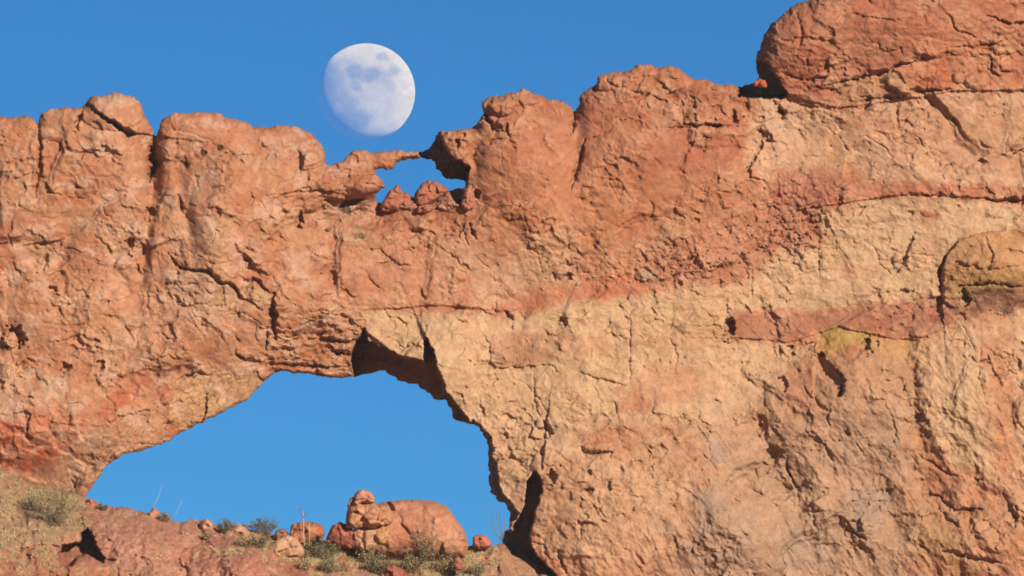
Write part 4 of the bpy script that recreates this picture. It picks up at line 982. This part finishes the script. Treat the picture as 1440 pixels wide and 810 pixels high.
def gh(u, v): return g.at(u, v)
DS = 'desert shrubs on the foreground slope'
SH = [
 (78,738,54,50,'broad olive bush on the left slope under the arch foot',(M_LEAF2,M_DRY),1000,1.0),
 (40,716,26,22,'low dry bush at the far left, below the red rock',(M_DRY,M_LEAF2),350,1.0),
 (146,716,14,8,'tiny dark shrub at the left end of the crest',(M_LEAF,),160,1.0),
 (231,732,14,12,'small green tuft beside the little upright stone on the crest',(M_LEAF2,),200,1.0),
 (316,750,24,20,'green shrub on the crest left of the low pale boulder',(M_LEAF,),420,1.0),
 (372,752,34,24,'bushy green shrub standing against the sky right of the low pale boulder',(M_LEAF,),600,1.0),
 (342,744,26,9,'thin sprawling twiggy shrub along the crest above the low pale boulder',(M_DRY,),160,1.0),
 (358,768,44,15,'low dark green shrub under the crest, left of the pale yellow boulder',(M_LEAF,M_LEAF2),600,1.0),
 (458,788,52,28,'dense dark green shrub below the brick red boulder',(M_LEAF,M_LEAF2),1200,1.0),
 (466,803,32,16,'grey green bush at the foot of the dense dark green shrub',(M_LEAF2,),500,1.0),
 (520,790,52,24,'wide yellow green bush in front of the cracked pale block',(M_LEAF2,M_DRY),1100,1.0),
 (536,806,44,22,'dark olive shrub near the bottom edge, centre of the shrub row',(M_LEAF,M_LEAF2),900,1.0),
 (576,804,32,22,'round olive shrub just right of the red rock at the bottom edge',(M_LEAF,M_DRY),600,1.0),
 (600,786,38,46,'tall wispy brown shrub growing up the face of the dome',(M_LEAF2,M_DRY),520,.9),
 (592,792,28,14,'grey low bush at the foot of the tall wispy one',(M_LEAF2,),380,1.0),
 (627,808,34,26,'brown green shrub at the bottom, left of the small brown rock',(M_LEAF,M_DRY),650,1.0),
 (668,808,30,14,'grey green low shrub at the bottom, right of the small brown rock',(M_LEAF2,),400,1.0),
 (425,800,22,12,'dry straw bush beneath the pale yellow boulder',(M_DRY,),260,1.0),
 (290,758,18,9,'dry low bush on the red slope below the pale capping stone',(M_DRY,M_LEAF2),180,1.0),
]
for i, (u, v, w, ht, lb, mt, n, sp) in enumerate(SH):
    hh = gh(u, v)
    if (u, v) == (600, 786): hh = max(hh, 118)
    shrub('shrub', u, v + 2, hh + 4, w * 1.25, ht * 1.15, lb, 'shrub', DS, int(n * 1.9), mt, i + 1, 2.0, 22, sp)
WG = 'small plants rooted on the rock wall'
for i, (u, v, w, ht, lb, mt) in enumerate([
 (310,212,11,8,'small dark tuft on the wall below the flat skyline, rightmost of three','x'),
 (286,220,8,8,'small dark tuft on the wall, middle of three below the flat skyline','x'),
 (262,236,9,14,'upright dark tuft on the wall, leftmost of three below the flat skyline','x'),
 (487,304,34,14,'pale green ledge plant under the dark overhang left of the small window','y'),
 (507,336,32,9,'flat green plant on the ledge below the dark overhang','y'),
 (503,288,18,8,'green tuft tucked under the overhang beneath the thin bridge','y'),
 (1414,441,34,12,'dark shrub on the dark brown shelf at the right edge','x'),
 (1247,113,9,8,'small grey bush on the pale strip beneath the cap rock','y'),
 (460,326,16,6,'low green tuft at the left end of the saddle ledge','y')]):
    shrub('cliff_plant', u, v, f.at(u, v - ht * .4) + 2, w, ht, lb, 'plant', WG, int(w * ht * 1.0) + 40, (M_LEAF,) if mt == 'x' else (M_LEAF2,), 40 + i, 1.5, 10)

def stalk(name, pts, h0, r, label, cat, heads=0, mat=M_STALK, group=None):
    base = wp(pts[0][0], pts[0][1], h0); root = empty(name, base); tag(root, label, cat, group)
    P_ = [wp(u, v, h0) - base for u, v in pts]
    V_, T_ = tubes([(P_, r, r * .55)], 6)
    link('stem', make_mesh('stem', V_, T_, None, None, mat), root, Vector((0, 0, 0)))
    rr = random.Random(len(label))
    if heads:
        paths = []
        for k in range(heads):
            p = P_[-1] - Vector((0, 0, k * .055)); s_ = 1 if k % 2 else -1
            paths.append(([p, p + Vector((s_ * rr.uniform(.05, .13), rr.uniform(-.08, .08), .05)), p + Vector((s_ * rr.uniform(.08, .16), rr.uniform(-.1, .1), .12))], .012, .018))
        V_, T_ = tubes(paths, 4)
        link('flower_head', make_mesh('flower_head', V_, T_, None, None, M_TWIG), root, Vector((0, 0, 0)))
    return root
SG = 'dry flower stalks on the crest'
stalk('dry_stalk', [(428,768),(427,750),(427,732),(426,719)], 126, .017, 'taller bleached flower stalk in front of the flat-topped boulder', 'stalk', 6, group=SG)
stalk('dry_stalk', [(435,768),(435,752),(435,736)], 124, .012, 'shorter pale stalk just right of the taller bleached one', 'stalk', 0, group=SG)
stalk('dry_stalk', [(216,716),(220,704),(225,692),(228,682)], 72, .007, 'hair thin dry stem rising above the little upright stone', 'stalk', 0, group=SG)
stalk('dry_stalk', [(244,731),(250,716),(257,702)], 72, .006, 'faint leaning dry stem right of the little upright stone', 'stalk', 0, group=SG)
oc = empty('ocotillo', wp(706, 762, 20)); tag(oc, 'leafless shrub of long thin wands in the gap beside the shaded cleft', 'shrub')
for pts in ([(706,762),(699,750),(693,738),(691,722),(690,710)], [(706,760),(704,745),(699,728),(697,712)], [(707,760),(706,744),(703,728),(702,716)], [(705,760),(697,752),(692,742),(691,734)], [(708,756),(710,742),(709,730)]):
    V_, T_ = tubes([([wp(u, v, 20) - oc.location for u, v in pts], .016, .008)], 4)
    link('branch', make_mesh('branch', V_, T_, None, None, M_TWIG), oc, Vector((0, 0, 0)))

# dry grass and low cover over the slope: nobody could count it
r = random.Random(99); vs = []; ts = []
areas = [(-20,120,665,810,1500),(130,420,720,806,260),(430,700,762,812,3600),(300,460,742,790,900)]
for (u0, u1, v0, v1, n) in areas:
    for k in range(n):
        u, v = r.uniform(u0, u1), r.uniform(v0, v1)
        if v < np.interp(u, [p[0] for p in CREST[:-2]], [p[1] for p in CREST[:-2]]) + 3: continue
        if perlin(np.array([u / 28.]), np.array([v / 14.]), 5)[0] < (-.05 if u > 430 or u < 120 else .2): continue
        if 80 < u < 150 and 738 < v < 800: continue
        b0 = wp(u, v, gh(u, v) + .5)
        for j in range(5):
            p = b0 + Vector((r.gauss(0, .04), r.gauss(0, .04), 0)); d = Vector((r.gauss(0, .5), r.gauss(0, .5), 1)).normalized() * r.uniform(.06, .17)
            e = Vector((1, .3, 0)) * r.uniform(.006, .012); b = len(vs)
            vs += [p - e, p + e, p + d]; ts.append((b, b + 1, b + 2))
o = link('dry_grass', make_mesh('dry_grass', np.array([tuple(x) for x in vs]), np.array(ts), None, None, M_DRY, False))
tag(o, 'sparse dry grass scattered over the slope in front of the arch', 'grass', kind='stuff')

# loose rubble: joined, too small to pick apart
icv = [(0,0,1),(.9,0,.2),(.3,.85,.25),(-.7,.5,.2),(-.75,-.5,.3),(.25,-.85,.2),(0,0,-.6)]
icf = [(0,1,2),(0,2,3),(0,3,4),(0,4,5),(0,5,1),(6,2,1),(6,3,2),(6,4,3),(6,5,4),(6,1,5)]
r = random.Random(123); vs = []; ts = []; cs = []
for k in range(2600):
    u = r.uniform(-60, 800); v = r.uniform(660, 860)
    if 140 < u < 400 and k % 3: continue
    if v < np.interp(u, [p[0] for p in CREST[:-2]], [p[1] for p in CREST[:-2]]) + 2: continue
    if 80 < u < 150 and 738 < v < 800: continue
    if perlin(np.array([u / 50.]), np.array([v / 22.]), 9)[0] < -.1: continue
    s_ = M * (.9 + 2.6 * r.random() ** 3); p = wp(u, v, gh(u, v)); b = len(vs)
    ca, sa = math.cos(k), math.sin(k); e = r.uniform(.6, 1.3)
    for q in icv:
        j = [x * (1 + r.uniform(-.25, .25)) for x in q]
        vs.append(tuple(p + Vector(((j[0] * ca - j[1] * sa) * s_ * e, (j[0] * sa + j[1] * ca) * s_, j[2] * s_ * .8)))); 
    cl = lin(r.choice([(206,140,102),(190,112,80),(222,176,130),(176,110,84)])); cs += [cl] * 7
    ts += [tuple(i + b for i in t) for t in icf]
o = link('rubble', make_mesh('rubble', np.array(vs), np.array(ts), np.array(cs), None, MB, False))
tag(o, 'small broken stones strewn over the slope in front of the arch', 'rubble', kind='stuff')

# ================================================================== THE MOON
MD = 6000.0
mu, mv_, mr = 515.2, 129.6, 68.6
mc = CAM + MD * (FWD + (mu - 720) * M / D * RGT + (405 - mv_) * M / D * UPV)
Rm_ = MD * mr * M / D
nu, nv = 420, 210
th = np.linspace(0, math.pi, nv + 1); ph = np.linspace(0, 2 * math.pi, nu, endpoint=False)
TH, PH = np.meshgrid(th, ph, indexing='ij')
dirs = np.stack([np.sin(TH) * np.cos(PH), np.sin(TH) * np.sin(PH), np.cos(TH)], -1)
lx = (dirs @ RGT).ravel().astype(F4); ly = (dirs @ UPV).ravel().astype(F4); lz = (dirs @ -FWD).ravel()
wx = lx + .13 * fbm(lx, ly, .3, 5, 400, .65); wy = ly + .13 * fbm(lx, ly, .3, 5, 401, .65)
mare = np.zeros(lx.shape, F4)
for (cx, cy, rx, ry, s_) in [(.34,.70,.12,.09,.6),(-.23,.40,.22,.16,.85),(.13,.33,.24,.17,.85),(.40,.36,.2,.10,.5),(.56,.42,.15,.12,.65),(.50,.10,.12,.10,.45),(.3,.2,.2,.1,.4),(-.2,.14,.16,.16,.7),(-.68,.25,.3,.36,.8),(-.55,-.1,.28,.24,.65),(-.32,-.3,.2,.22,.7),(-.10,-.58,.22,.19,.85),(-.32,-.5,.22,.2,.7),(-.4,.55,.3,.12,.4)]:
    q = np.sqrt(((wx - cx) / rx) ** 2 + ((wy - cy) / ry) ** 2)
    mare = np.maximum(mare, s_ * (1 - sstep(.5, 1.45, q)))
tone = .72 * (1 - .56 * mare) + (.26 * fbm(lx, ly, .2, 6, 402, .72) + .10 * fbm(lx, ly, .05, 3, 403, .6, True)) * (1 - .4 * mare)
for (cx, cy, rr_, s_) in [(-.55,-.27,.04,.28),(.81,-.04,.05,.14),(.28,-.66,.05,.05),(-.18,.2,.03,.15),(.1,-.05,.05,.06),(.62,.2,.05,.1)]:
    tone += s_ * np.exp(-(((lx - cx) ** 2 + (ly - cy) ** 2) / rr_ ** 2))
V_ = mc + 0 * dirs.reshape(-1, 3) + dirs.reshape(-1, 3) * Rm_
ii = np.arange((nv + 1) * nu).reshape(nv + 1, nu); jj = np.roll(ii, -1, axis=1)
a, b, c_, d_ = ii[:-1], jj[:-1], jj[1:], ii[1:]
Tm = np.concatenate([np.stack([a[1:].ravel(), d_[1:].ravel(), b[1:].ravel()], 1), np.stack([b[:-1].ravel(), d_[:-1].ravel(), c_[:-1].ravel()], 1)])
mm = bpy.data.materials.new('moon_surface'); mm.use_nodes = True
nt = mm.node_tree; nt.nodes.clear()
at = nt.nodes.new('ShaderNodeAttribute'); at.attribute_name = 'rock_color'
df = nt.nodes.new('ShaderNodeBsdfDiffuse'); df.inputs['Roughness'].default_value = 1.0
tr = nt.nodes.new('ShaderNodeBsdfTransparent'); ad = nt.nodes.new('ShaderNodeAddShader'); mxs = nt.nodes.new('ShaderNodeMixShader')
tr2 = nt.nodes.new('ShaderNodeBsdfTransparent'); ge = nt.nodes.new('ShaderNodeNewGeometry'); ou = nt.nodes.new('ShaderNodeOutputMaterial')
nt.links.new(at.outputs['Color'], df.inputs['Color'])
nt.links.new(df.outputs[0], ad.inputs[0]); nt.links.new(tr.outputs[0], ad.inputs[1])   # the lit air in front of the moon adds to its light
nt.links.new(ge.outputs['Backfacing'], mxs.inputs[0]); nt.links.new(ad.outputs[0], mxs.inputs[1]); nt.links.new(tr2.outputs[0], mxs.inputs[2])
nt.links.new(mxs.outputs[0], ou.inputs['Surface'])
MOON_GAIN = .40
cm = np.clip(tone, .05, 1)[:, None] * MOON_GAIN * np.array([.92, .74, .34], F4)
tr.inputs[0].default_value = (.80, .865, .945, 1)
o = link('moon', make_mesh('moon', V_ - mc, Tm, cm, None, mm), None, Vector(mc))
tag(o, 'pale gibbous moon in the blue sky above the thin rock bridge', 'moon')

# ================================================================== THE AIR
bx = [(x, y, z) for x in (-6100, 6100) for y in (-6100, 6100) for z in (-14, 58)]
me = bpy.data.meshes.new('haze')
me.from_pydata(bx, [], [(0,1,3,2),(4,6,7,5),(0,4,5,1),(2,3,7,6),(0,2,6,4),(1,5,7,3)]); me.update()
hm = bpy.data.materials.new('haze_air'); hm.use_nodes = True
nt = hm.node_tree; nt.nodes.clear()
vo = nt.nodes.new('ShaderNodeVolumePrincipled'); vo.inputs['Density'].default_value = HAZE
vo.inputs['Color'].default_value = (.93, .93, .95, 1)
ou = nt.nodes.new('ShaderNodeOutputMaterial'); nt.links.new(vo.outputs[0], ou.inputs['Volume'])
me.materials.append(hm)
o = link('haze', me); tag(o, 'thin dusty air between the viewer and the rock wall', 'haze', kind='stuff')
